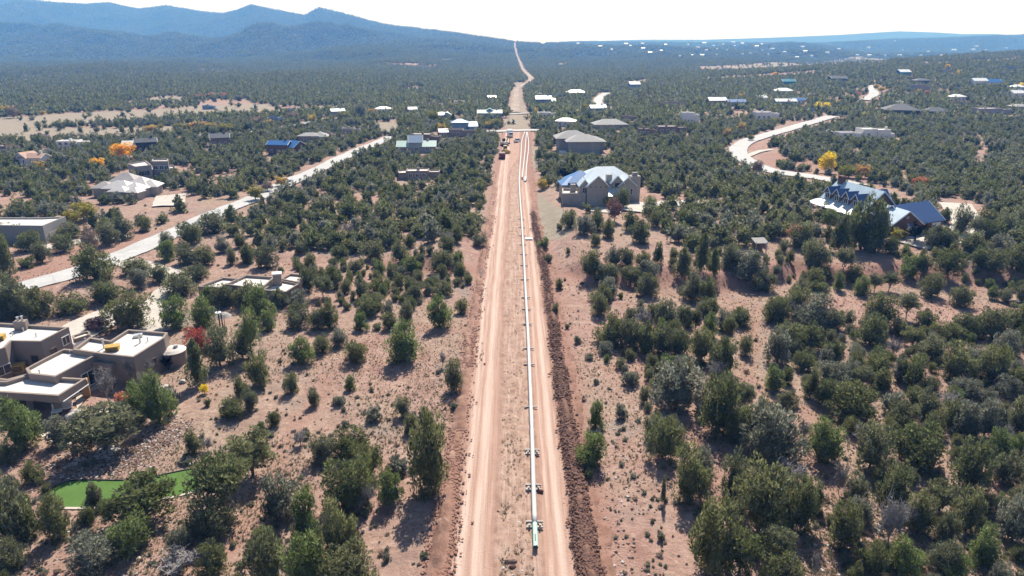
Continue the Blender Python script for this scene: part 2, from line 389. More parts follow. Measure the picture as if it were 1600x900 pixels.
def cover(x, y):
    n = fbm(x / 9, y / 9, 61, 3)
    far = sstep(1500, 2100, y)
    r = np.zeros(len(x)); g = np.zeros(len(x))
    for q in RED: r = np.maximum(r, in_poly(x, y, q) * (.4 + .6 * n))
    for q in MEADOW: g = np.maximum(g, in_poly(x, y, q) * 1.0)
    for q in FAR_PALE: g = np.maximum(g, in_poly(x, y, q) * sstep(.34, .48, fbm(x / 30, y / 60, 63, 4)))
    yb = np.interp(x, BANK[0], BANK[1]); ybl = np.interp(x, BANKL[0], BANKL[1])
    r = np.maximum(r, (x > 0) * np.exp(-((y - yb - 2.5) / 4.5) ** 2)); r = np.maximum(r, (x < 0) * (x > -32) * np.exp(-((y - ybl - 2) / 4.0) ** 2))
    for w_ in WASH: r = np.maximum(r, .55 * (1 - sstep(.8, 2.2, seg_dist(x, y, w_) + 1.6 * (n - .5))))
    rc, rw = row_x(y); e = np.abs(x - rc) - rw
    r = np.maximum(r, (1 - sstep(0, 2.2, e)) * (y < 420) * .8)
    g = np.maximum(g, (np.abs(x - rc) < rw) * (y > 400) * (y < 935) * .9)
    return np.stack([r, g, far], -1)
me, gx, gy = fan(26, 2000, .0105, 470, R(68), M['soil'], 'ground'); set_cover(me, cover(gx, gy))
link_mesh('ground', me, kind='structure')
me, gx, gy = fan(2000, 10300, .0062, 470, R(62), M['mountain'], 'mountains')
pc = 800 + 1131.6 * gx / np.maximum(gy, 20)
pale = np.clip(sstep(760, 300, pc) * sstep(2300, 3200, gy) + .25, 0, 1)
gg = np.zeros(len(gx))
for q in FAR_PALE: gg = np.maximum(gg, in_poly(gx, gy, q))
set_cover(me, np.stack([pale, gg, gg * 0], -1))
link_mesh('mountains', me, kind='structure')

# ------------------------------------------------------------------ road sheets
def road_mat(name, a, bcol, streak=True):
    m, nt, b = new_mat(name); v = coords(nt)
    n = noise(nt, .35, 5, .6, v); f = noise(nt, 5, 4, .65, v)
    c = mix(nt, ramp(nt, n, [(.3, 0), (.7, 1)]), a, bcol)
    c = mix(nt, .35, c, ramp(nt, f, [(.3, .5), (.7, 1.4)]), 'MULTIPLY')
    w = N(nt, 'ShaderNodeTexVoronoi', feature='DISTANCE_TO_EDGE'); w.inputs['Scale'].default_value = .22; nt.links.new(v, w.inputs['Vector'])
    c = mix(nt, ramp(nt, w.outputs['Distance'], [(.004, .45), (.012, 0)]), c, (.16, .15, .14))
    nt.links.new(c, b.inputs['Base Color']); b.inputs['Roughness'].default_value = .9; b.inputs['Specular IOR Level'].default_value = .2
    bump(nt, b, f, .3, .03); return m
M['pale'] = road_mat('pale_asphalt', (.385, .38, .375), (.46, .452, .445))
M['gravel'] = road_mat('crushed_gravel', (.40, .36, .32), (.52, .47, .42))
M['concrete'] = road_mat('concrete', (.42, .37, .32), (.52, .46, .40))
for nm, kind, pl, w in ROADS_ALL:
    # resample
    d = np.concatenate([[0], np.cumsum(np.hypot(*np.diff(pl, axis=0).T))]); n = max(4, int(d[-1] / (1.6 if d[-1] < 400 else 3)))
    s = np.linspace(0, d[-1], n); x = np.interp(s, d, pl[:, 0]); y = np.interp(s, d, pl[:, 1])
    tx, ty = np.gradient(x), np.gradient(y); L = np.hypot(tx, ty); nx, ny = -ty / L, tx / L
    K = 7; o = np.linspace(-w / 2, w / 2, K)
    edge = (fbm(s / 3, s * 0, 71, 3) - .5) * .7
    X = x[:, None] + nx[:, None] * o[None] * (1 + edge[:, None] / w); Y = y[:, None] + ny[:, None] * o[None] * (1 + edge[:, None] / w)
    Zz = Z(X, Y) - .03 + .0009 * Y + .05 * (1 - (o[None] / (w / 2)) ** 2)
    me = np_mesh(nm, np.stack([X, Y, Zz], -1).reshape(-1, 3), grid_faces(n, K), M[kind], smooth=True)
    if me.polygons[0].normal.z < 0: me.flip_normals()
    link_mesh(nm, me, kind='structure')
def draped(name, poly, mat, up, step=1.0, thick=0, **props):
    """a flat sheet cut to a polygon, following the terrain"""
    bm = bmesh.new(); vs_ = [bm.verts.new((x, y, 0)) for x, y in poly]; f = bm.faces.new(vs_)
    x0, y0 = np.min(poly, 0); x1, y1 = np.max(poly, 0)
    for a, b_, ax in ((x0, x1, 0), (y0, y1, 1)):
        k = a + step
        while k < b_:
            co = Vector((k, 0, 0)) if ax == 0 else Vector((0, k, 0)); no = Vector((1, 0, 0)) if ax == 0 else Vector((0, 1, 0))
            bmesh.ops.bisect_plane(bm, geom=bm.verts[:] + bm.edges[:] + bm.faces[:], plane_co=co, plane_no=no); k += step
    X = np.array([v.co[:] for v in bm.verts]); zz = Z(X[:, 0], X[:, 1]) + up
    for v, z in zip(bm.verts, zz): v.co.z = z
    bmesh.ops.recalc_face_normals(bm, faces=bm.faces[:])
    me = bpy.data.meshes.new(name); bm.to_mesh(me); bm.free()
    if sum(p.normal.z for p in me.polygons) < 0: me.flip_normals()
    me.materials.append(mat); return link_mesh(name, me, **props)
for q in PATIO: draped('path', q, M['concrete'], .02, kind='structure')

# ------------------------------------------------------------------ the cleared strip: lanes, ruts, rough middle and spoil bank in one sheet of real relief
def strip_mat():
    m, nt, b = new_mat('graded_dirt'); v = coords(nt)
    a = N(nt, 'ShaderNodeAttribute', attribute_name='cover'); sx = N(nt, 'ShaderNodeSeparateColor'); nt.links.new(a.outputs['Color'], sx.inputs[0])
    vs1 = coords(nt, (4.6, .10, 1)); vs2 = coords(nt, (1, .35, 1))
    mpr = N(nt, 'ShaderNodeMapping'); mpr.inputs['Rotation'].default_value = (0, 0, .07); mpr.inputs['Scale'].default_value = (2.1, .10, 1); nt.links.new(v, mpr.inputs['Vector'])
    mpl = N(nt, 'ShaderNodeMapping'); mpl.inputs['Rotation'].default_value = (0, 0, -.10); mpl.inputs['Scale'].default_value = (2.4, .13, 1); nt.links.new(v, mpl.inputs['Vector'])
    sr = noise(nt, 1.0, 4, .6, mpr.outputs[0]); sl_ = noise(nt, 1.0, 4, .6, mpl.outputs[0])
    st = noise(nt, 1.0, 5, .62, vs1); n = noise(nt, .6, 5, .65, v); f = noise(nt, 4.5, 5, .7, v); blot = noise(nt, .5, 5, .65, vs2)
    lane = mix(nt, ramp(nt, st, [(.34, 0), (.60, 1)]), (.315, .19, .142), (.415, .28, .222))
    lane = mix(nt, ramp(nt, blot, [(.5, 0), (.72, .55)]), lane, (.335, .205, .15))
    lane = mix(nt, ramp(nt, sr, [(.55, 0), (.68, .5)]), lane, (.32, .195, .145)); lane = mix(nt, ramp(nt, f, [(.55, 0), (.70, .45)]), lane, (.30, .185, .14)); lane = mix(nt, ramp(nt, sl_, [(.56, 0), (.70, .45)]), lane, (.53, .40, .335))
    lane = mix(nt, ramp(nt, a.outputs['Alpha'], [(.15, 0), (.8, .85)]), lane, mix(nt, ramp(nt, st, [(.3, 0), (.6, 1)]), (.46, .335, .275), (.54, .415, .35)))
    rough = mix(nt, ramp(nt, n, [(.33, 0), (.66, 1)]), (.255, .155, .12), (.39, .27, .21))
    rough = mix(nt, ramp(nt, f, [(.58, 0), (.7, .7)]), rough, (.40, .34, .24))
    rough = mix(nt, ramp(nt, f, [(.28, .7), (.42, 0)]), rough, (.17, .115, .085))
    spoil = mix(nt, ramp(nt, f, [(.35, 0), (.7, 1)]), (.125, .068, .05), (.26, .15, .112))
    rough = mix(nt, ramp(nt, sr, [(.52, 0), (.62, .55)]), rough, (.47, .345, .285)); rough = mix(nt, ramp(nt, sl_, [(.54, 0), (.64, .5)]), rough, (.45, .325, .265))
    edge = mix(nt, ramp(nt, n, [(.35, 0), (.65, 1)]), (.21, .115, .085), (.32, .19, .145))
    c = mix(nt, sx.outputs[0], edge, lane); c = mix(nt, sx.outputs[1], c, rough); c = mix(nt, sx.outputs[2], c, spoil)
    nt.links.new(c, b.inputs['Base Color']); b.inputs['Roughness'].default_value = .95; b.inputs['Specular IOR Level'].default_value = .1
    bump(nt, b, f, .8, .12); return m
ys = [36.0]
while ys[-1] < 399: ys.append(ys[-1] + max(.28, (ys[-1] - 40) * .006))
ys = np.array(ys); u = np.linspace(-1, 1, 110)
Y, U = np.meshgrid(ys, u, indexing='ij'); rc, rw = row_x(Y)
X = rc + U * (rw + .2); X = X + np.sign(U) * sstep(.72, 1.0, np.abs(U)) * 1.5 * np.clip(fbm(Y / 5, np.sign(U) * 7 + 0 * Y, 105, 4) - .25, 0, 1)
jl = (fbm(Y / 9, Y * 0 + 2, 81, 3) - .5) * .9; jr = (fbm(Y / 7, Y * 0 + 9, 83, 3) - .5) * .7
wide = sstep(215, 300, Y)
def lerp(a, b, t): return a + (b - a) * t
l0 = lerp(-5.9, -5.3, sstep(120, 200, Y)) + jl; l1 = lerp(-1.9, -1.2, sstep(120, 200, Y)) + jl * .8
l0 = lerp(l0, rc - rw + 1.0, wide); l1 = lerp(l1, rc + rw * .2, sstep(255, 300, Y))
pl = (sstep(l0 - .4, l0 + .5, X) * (1 - sstep(l1 - .4, l1 + .7, X)))
r0 = 3.0 + jr * .5; r1 = 5.7 + jr
pr = sstep(r0 - .4, r0 + .4, X) * (1 - sstep(r1 - .4, r1 + .6, X)) * (1 - .75 * wide)
lane = np.clip(pl + pr, 0, 1)
mid = np.clip(sstep(l1 - .1, l1 + .9, X) * (1 - sstep(2.2, 3.2, X)), 0, 1) * (1 - .3 * wide)
mid = np.maximum(mid, .35 * (1 - sstep(rc - rw, rc - rw + 1.2, X)))
bc = 7.05 + jr * .8 - 1.1 * sstep(120, 200, Y); bw = .66 + .35 * (fbm(Y / 4, Y * 0 + 5, 109, 3) - .5)
sp_n = fbm(X / 1.1, Y / 1.6, 85, 4)
spoil = np.exp(-((X - bc) / bw) ** 2) * (1 - sstep(165, 215, Y)) * (.35 + 1.2 * sstep(.3, .7, fbm(X / 5, Y / 5, 87, 2)))
lm = np.exp(-((X - (l0 - .9)) / .6) ** 2) * (1 - sstep(130, 230, Y)) * sstep(.42, .62, fbm(Y / 6, Y * 0, 89, 3))
z = spoil * (.2 + .85 * sp_n) + lm * (.1 + .7 * fbm(X / .8, Y / 1.1, 91, 3)) - .08 * lane
rut = X * 0
for i_, (base, wd_, st_) in enumerate(((l0 + .75, .38, .9), (l0 + 1.35, .25, .5), (l0 + 2.45, .40, 1), (l0 + 3.1, .28, .7), (r0 + .45, .22, .6), (r0 + 1.75, .42, 1.0), (r0 + 2.6, .25, .45))):
    g_ = np.exp(-((X - base - .8 * (fbm(Y / 60, Y * 0 + i_ * 3.3, 93, 2) - .5) + jl * .8 * (i_ < 4) + jr * .5 * (i_ > 3)) / wd_) ** 2) * lane * st_ * (.55 + .7 * fbm(Y / 11, X / 1.5 + i_, 94, 3)); rut = np.maximum(rut, g_); z = z - .10 * g_
z = z + mid * (fbm(X / .7, Y / .9, 95, 3) - .35) * .28 + (fbm(X / .5, Y / 2.5, 97, 3) - .5) * .07
eb = sstep(.86, .95, np.abs(U) + .09 * (fbm(X / 1.5, Y / 2.5, 99, 3) - .5))
z = z + .03 + eb * (fbm(X / .9, Y / 1.2, 103, 4) - .42) * .75 - .28 * sstep(.955, 1.0, np.abs(U)) * (1 - np.clip(spoil, 0, 1))
Xj = X
V = np.stack([Xj, Y, z + Z(X, Y)], -1).reshape(-1, 3)
me = np_mesh('dirt_track', V, grid_faces(len(ys), len(u)), strip_mat(), smooth=True)
if me.polygons[0].normal.z < 0: me.flip_normals()
set_cover(me, np.stack([lane, np.clip(mid, 0, 1), np.clip(spoil * 1.5 + lm * .8 + .45 * eb * sstep(.4, .6, fbm(X / 2, Y / 4, 107, 3)) * (1 - wide), 0, 1)], -1).reshape(-1, 3))
buf = np.empty(len(me.vertices) * 4, np.float32); me.color_attributes['cover'].data.foreach_get('color', buf); buf = buf.reshape(-1, 4); buf[:, 3] = np.clip(rut, 0, 1).ravel(); me.color_attributes['cover'].data.foreach_set('color', buf.ravel())
link_mesh('dirt_track', me, kind='structure')
# the same strip where it climbs the hill far away
def far_strip(pts, widths, mat):
    x, y, z_ = P(*np.array(pts, float).T); s = np.linspace(0, len(pts) - 1, 260); k = np.arange(len(pts))
    x, y, w = np.interp(s, k, x), np.interp(s, k, y), np.interp(s, k, widths)
    x = x + (fbm(s * 2, s * 0, 101, 3) - .5) * w * .6
    o = np.linspace(-.5, .5, 5); X = x[:, None] + o[None] * w[:, None]; Y = np.repeat(y[:, None], 5, 1)
    me = np_mesh('dirt_track', np.stack([X, Y, Z(X, Y) + .5], -1).reshape(-1, 3), grid_faces(260, 5), mat, smooth=True)
    if me.polygons[0].normal.z < 0: me.flip_normals()
    link_mesh('dirt_track', me, kind='structure')
M['raw'] = simple('bare_hill_soil', (.31, .24, .19), .95, .25, .05)
STRIP_PX = [(806, 176), (806, 160), (805, 148), (808, 140), (817, 133), (828, 128), (830, 124), (824, 117), (819, 112), (815, 104), (811, 95), (808, 86), (805.5, 76), (804.5, 67)]
far_strip(STRIP_PX, [7, 6, 5, 5, 5, 6, 10, 9, 7, 5, 5, 5.5, 6, 7], M['raw'])

# ------------------------------------------------------------------ haze
def haze():
    m = bpy.data.materials.new('haze_air'); m.use_nodes = True; nt = m.node_tree; nt.nodes.clear()
    o = nt.nodes.new('ShaderNodeOutputMaterial'); v = nt.nodes.new('ShaderNodeVolumePrincipled')
    v.inputs['Color'].default_value = (.13, .39, .96, 1); v.inputs['Absorption Color'].default_value = (1, 1, 1, 1); v.inputs['Density'].default_value = HAZE; v.inputs['Anisotropy'].default_value = 0.0
    nt.links.new(v.outputs[0], o.inputs['Volume'])
    x0, x1, y0, y1, z0, z1 = -9900, 9900, -400, 10500, -45, 480
    V = [(x, y, z) for z in (z0, z1) for y in (y0, y1) for x in (x0, x1)]
    mesh_obj('haze', V, [(0, 2, 3, 1), (4, 5, 7, 6), (0, 1, 5, 4), (2, 6, 7, 3), (0, 4, 6, 2), (1, 3, 7, 5)], m, kind='stuff')
HAZE = 2.4e-4
haze()
# ------------------------------------------------------------------ foliage
def leaf_mat(name, stops, trans=.5, lit=1.0):
    m = bpy.data.materials.new(name); m.use_nodes = True; nt = m.node_tree; nt.nodes.clear()
    o = N(nt, 'ShaderNodeOutputMaterial'); d = N(nt, 'ShaderNodeBsdfDiffuse'); t = N(nt, 'ShaderNodeBsdfTranslucent'); x = N(nt, 'ShaderNodeMixShader')
    oi = N(nt, 'ShaderNodeObjectInfo'); at = N(nt, 'ShaderNodeAttribute', attribute_name='tone')
    c = ramp(nt, oi.outputs['Random'], stops)
    c = mix(nt, 1.0, c, at.outputs['Color'], 'MULTIPLY')
    nt.links.new(c, d.inputs[0]); nt.links.new(c, t.inputs[0]); x.inputs[0].default_value = trans
    nt.links.new(d.outputs[0], x.inputs[1]); nt.links.new(t.outputs[0], x.inputs[2]); nt.links.new(x.outputs[0], o.inputs[0]); return m
G0 = [(0, (.138, .155, .062)), (.25, (.162, .178, .080)), (.5, (.192, .200, .084)), (.75, (.192, .198, .115)), (1, (.158, .170, .088))]
M['juniper'] = leaf_mat('juniper_needles', G0)
M['greygreen'] = leaf_mat('grey_green_needles', [(0, (.198, .205, .150)), (1, (.225, .23, .175))])
M['bright'] = leaf_mat('fresh_green_needles', [(0, (.165, .21, .070)), (1, (.185, .225, .085))])
M['yellow'] = leaf_mat('yellow_leaves', [(0, (.80, .60, .05)), (1, (.86, .68, .07))], .45)
M['orange'] = leaf_mat('orange_leaves', [(0, (.85, .46, .04)), (1, (.88, .52, .06))], .45)
M['ochre'] = leaf_mat('ochre_leaves', [(0, (.52, .36, .12)), (.5, (.52, .40, .10)), (1, (.54, .32, .13))], .4)
M['olive'] = leaf_mat('turning_leaves', [(0, (.26, .25, .06)), (1, (.36, .31, .07))], .3)
M['red'] = leaf_mat('red_leaves', [(0, (.38, .095, .065)), (1, (.43, .12, .08))], .3)
M['salmon'] = leaf_mat('salmon_leaves', [(0, (.48, .20, .12)), (1, (.55, .25, .15))], .3)
M['lime'] = leaf_mat('lime_leaves', [(0, (.20, .235, .085)), (1, (.22, .25, .09))], .3)
M['purple'] = leaf_mat('plum_leaves', [(0, (.12, .075, .085)), (1, (.14, .09, .10))], .2)
M['tan'] = leaf_mat('dry_twigs', [(0, (.30, .23, .17)), (1, (.34, .26, .19))], .1)
M['pink'] = leaf_mat('dry_pink_leaves', [(0, (.26, .155, .125)), (1, (.30, .17, .14))], .2)
M['twig'] = simple('weathered_wood', (.30, .275, .265), .9, .2, 2)
M['bark'] = simple('bark', (.105, .08, .062), .9, .2, 2)

def tube(path, rad, ns=5):
    V, Fc = [], []
    for i, (p, r) in enumerate(zip(path, rad)):
        d = path[min(i + 1, len(path) - 1)] - path[max(i - 1, 0)]; d = d / (np.linalg.norm(d) + 1e-9)
        a = np.cross(d, [0.3, .9, .2]); a /= np.linalg.norm(a) + 1e-9; b = np.cross(d, a)
        for k in range(ns):
            t = 2 * math.pi * k / ns; V.append(p + r * (a * math.cos(t) + b * math.sin(t)))
    for i in range(len(path) - 1):
        for k in range(ns):
            k2 = (k + 1) % ns; Fc.append((i * ns + k, i * ns + k2, (i + 1) * ns + k2, (i + 1) * ns + k))
    return np.array(V), np.array(Fc)
def join(parts):
    V, Fc, n = [], [], 0
    for v, f in parts: V.append(v); Fc.append(f + n); n += len(v)
    return np.concatenate(V), np.concatenate(Fc)
def branch(rng, a, b, r0, r1, n=4, sag=.15):
    t = np.linspace(0, 1, n)[:, None]; p = a + (b - a) * t; L = np.linalg.norm(b - a)
    p[1:-1] += rng.normal(0, .06 * L, (n - 2, 3)); p[:, 2] += sag * L * np.sin(t[:, 0] * math.pi) * .5
    return tube(p, np.linspace(r0, r1, n))
def make_tree(kind, seed, mat, nclump, nleaf, leaf, core=True):
    """crown and trunk meshes of one tree about 1 wide (x, y) and 1 tall, base at 0"""
    rng = np.random.default_rng(seed)
    cl = []; lobes = None
    if kind == 'bush' and nclump > 10:
        nl = int(rng.integers(3, 6)); t0 = rng.uniform(0, 6.28); lobes = [(np.array([math.cos(t0 + 6.28 * i_ / nl), math.sin(t0 + 6.28 * i_ / nl)]) * rng.uniform(.12, .26), rng.uniform(.20, .29), rng.uniform(.58, 1.0)) for i_ in range(nl)]; lobes[0] = (lobes[0][0] * .4, .27, 1.0)
    for i in range(nclump):
        for _ in range(40):
            th = rng.uniform(0, 2 * math.pi); q = rng.uniform(0, 1)
            if kind == 'bush' and lobes is not None:
                lc, lr, lh = lobes[rng.integers(len(lobes))]; zc = (q ** .8 * .92 + .05) * lh; rr = lr * math.sqrt(max(0, 1 - ((q - .32) / .74) ** 2)); cr = rng.uniform(.085, .15); k = rng.uniform(.35, 1.0)
            elif kind == 'bush':
                zc = q ** .9 * .86 + .06; rr = .5 * math.sqrt(max(0, 1 - ((zc - .30) / .72) ** 2)) * (.72 + .34 * rng.random()); cr = rng.uniform(.12, .19); k = rng.uniform(.45, .84)
            elif kind == 'spread':   # old juniper: open, flat, branches show
                zc = .34 + q * .52; rr = .5 * math.sqrt(max(0, 1 - ((zc - .5) / .5) ** 2)); cr = rng.uniform(.10, .16); k = rng.uniform(.5, .88)
            elif kind == 'cone':     # young pinyon
                zc = .10 + q * .82; rr = .52 * (1 - zc) ** .75 + .03; cr = rng.uniform(.09, .15) * (1.25 - .6 * zc); k = rng.uniform(.4, .85)
            elif kind == 'stem':     # pinyon on a bare trunk
                zc = .46 + q * .46; rr = .5 * math.sqrt(max(0, 1 - ((zc - .62) / .42) ** 2)); cr = rng.uniform(.10, .16); k = rng.uniform(.4, .85)
            elif kind == 'broad':    # cottonwood
                zc = .26 + q * .66; rr = .5 * math.sqrt(max(0, 1 - ((zc - .56) / .48) ** 2)); cr = rng.uniform(.10, .17); k = rng.uniform(.35, .85)
            else:                    # low shrub
                zc = .15 + q * .6; rr = .5 * math.sqrt(max(0, 1 - ((zc - .2) / .75) ** 2)); cr = rng.uniform(.14, .22); k = rng.uniform(.3, .8)
            c = np.array([math.cos(th) * rr * k, math.sin(th) * rr * k, zc])
            if kind == 'bush' and lobes is not None: c[:2] += lc
            if all(np.linalg.norm((c - d[0]) * [1, 1, .8]) > .62 * (cr + d[1]) * .8 for d in cl): break
        cl.append((c, cr))
    V, tone = [], []
    up = {'bush': .75, 'cone': .5, 'stem': .4, 'spread': .45, 'broad': .1, 'shrub': .7}[kind]
    for c, cr in cl:
        n = nleaf; d = rng.normal(0, 1, (n, 3)); d /= np.linalg.norm(d, axis=1)[:, None]
        r = cr * rng.uniform(.45, 1.08, n) ** .7
        el = 1.5 if kind == 'bush' else (.8 if kind in ('stem', 'spread') else 1.1)
        p = c + d * r[:, None] * np.array([1, 1, el]); p[:, 2] = np.maximum(p[:, 2], .02)
        ax = d * rng.uniform(.3, 1, (n, 1)) + np.array([0, 0, up]) + rng.normal(0, .35, (n, 3)); ax /= np.linalg.norm(ax, axis=1)[:, None]
        sd_ = np.cross(ax, rng.normal(0, 1, (n, 3))); sd_ /= np.linalg.norm(sd_, axis=1)[:, None]
        L = leaf * rng.uniform(.6, 1.35, (n, 1)); W = L * rng.uniform(.30, .55, (n, 1))
        V.append(np.stack([p - ax * L * .4, p + sd_ * W * .5, p + ax * L * .7, p - sd_ * W * .5], 1).reshape(-1, 3))
        ct = rng.uniform(.78, 1.2); tone.append(np.repeat(ct * rng.uniform(.5, 1.5, n), 4))
    V = np.concatenate(V); tone = np.concatenate(tone); Fq = np.arange(len(V)).reshape(-1, 4)
    if core:
        bm = bmesh.new(); bmesh.ops.create_icosphere(bm, subdivisions=2, radius=.5)
        cz, sz, sr = {'bush': (.34, .48, .46), 'spread': (.58, .34, .55), 'cone': (.38, .55, .42), 'stem': (.66, .40, .55), 'broad': (.56, .55, .55), 'shrub': (.3, .45, .6)}[kind]
        cv = np.array([v.co[:] for v in bm.verts]); cf = np.array([[v.index for v in f.verts] + [f.verts[2].index] for f in bm.faces])
        bm.free(); cv = cv * (1 + .5 * (rng.random((len(cv), 1)) - .5)); cv = cv * [sr, sr, sz] + [0, 0, cz]; cv[:, 2] = np.maximum(cv[:, 2], .03)
        if kind == 'cone': cv[:, :2] *= (1.25 - cv[:, 2:3])
        tri = cf[:, :3]; V2 = np.concatenate([V, cv[tri].reshape(-1, 3)]); nt_ = len(tri)
        tone = np.concatenate([tone, np.full(nt_ * 3, .8)])
    me = bpy.data.meshes.new('crown')
    faces = [tuple(f) for f in Fq.tolist()]
    if core:
        b0 = len(V); faces += [(b0 + 3 * i, b0 + 3 * i + 1, b0 + 3 * i + 2) for i in range(nt_)]; V = V2
    me.from_pydata(V.tolist(), [], faces); me.update(); me.materials.append(mat)
    at = me.color_attributes.new('tone', 'FLOAT_COLOR', 'POINT'); cc = np.ones((len(V), 4), np.float32); cc[:, :3] = tone[:, None]; at.data.foreach_set('color', cc.ravel())
    parts = []; o = np.zeros(3); top = {'bush': .45, 'spread': .34, 'cone': .85, 'stem': .62, 'broad': .55, 'shrub': .2}[kind]
    tr = {'bush': .035, 'spread': .034, 'cone': .022, 'stem': .022, 'broad': .03, 'shrub': .02}[kind]
    tp = np.array([rng.normal(0, .03), rng.normal(0, .03), top]); parts.append(branch(rng, o, tp, tr, tr * .5, 5, 0))
    for c, cr in cl[::(1 if nleaf > 60 else 3)]:
        st = tp * rng.uniform(.25, .95); parts.append(branch(rng, st, c, tr * .45, .006, 4, .1))
    tv, tf = join(parts); tv[:, 2] = np.maximum(tv[:, 2], -.04)
    return me, np_mesh('trunk', tv, tf, M['bark'])
def make_dead(seed, mat, dense=1.0):
    rng = np.random.default_rng(seed); parts = []; o = np.zeros(3)
    tp = np.array([.04, -.03, .55]); parts.append(branch(rng, o, tp, .03, .015, 5, 0))
    tw = []
    for i in range(int(16 * dense)):
        st = tp * rng.uniform(.3, 1.0); th = rng.uniform(0, 6.28); e = np.array([math.cos(th) * rng.uniform(.2, .48), math.sin(th) * rng.uniform(.2, .48), rng.uniform(.35, 1.0)])
        parts.append(branch(rng, st, e, .014, .005, 4, .05))
        for k in range(int(20 * dense)):
            s = st + (e - st) * rng.uniform(.3, 1); q = s + rng.normal(0, .085, 3) + [0, 0, .05]; tw.append(tube(np.array([s, (s + q) / 2 + rng.normal(0, .012, 3), q]), [.010, .007, .004], 3))
    tv, tf = join(parts); xv, xf = join(tw); tv[:, 2] = np.maximum(tv[:, 2], 0); xv[:, 2] = np.maximum(xv[:, 2], .01)
    return np_mesh('crown', xv, xf, mat), np_mesh('trunk', tv, tf, mat)
PRO = {}
def proto(key, kind, n, mat, nc, nl, leaf, seed):
    PRO[key] = [make_tree(kind, seed + i, M[mat], nc, nl, leaf) for i in range(n)]
proto('bush', 'bush', 8, 'juniper', 40, 120, .056, 100)
proto('cone', 'cone', 3, 'juniper', 30, 120, .062, 120)
proto('stem', 'stem', 3, 'juniper', 26, 110, .062, 130)
proto('spread', 'spread', 3, 'juniper', 30, 110, .062, 140)
proto('grey', 'bush', 3, 'greygreen', 38, 115, .058, 150)
proto('bright', 'bush', 3, 'bright', 38, 120, .056, 155)
proto('lime', 'broad', 1, 'lime', 20, 60, .08, 158)
proto('small', 'shrub', 2, 'juniper', 12, 60, .14, 160)
proto('sage', 'shrub', 2, 'greygreen', 12, 70, .14, 165)
for k in ('yellow', 'orange', 'ochre', 'olive', 'red', 'salmon', 'pink', 'tan'):
    proto(k, 'broad' if k != 'red' else 'shrub', 2, k, 22, 90, .075, 170)
proto('purple', 'shrub', 1, 'purple', 20, 100, .09, 190)
PRO['dead'] = [make_dead(200 + i, M['twig'], 1.5) for i in range(3)]
PRO['bare'] = [make_dead(210 + i, M['tan'], 1.4) for i in range(2)]

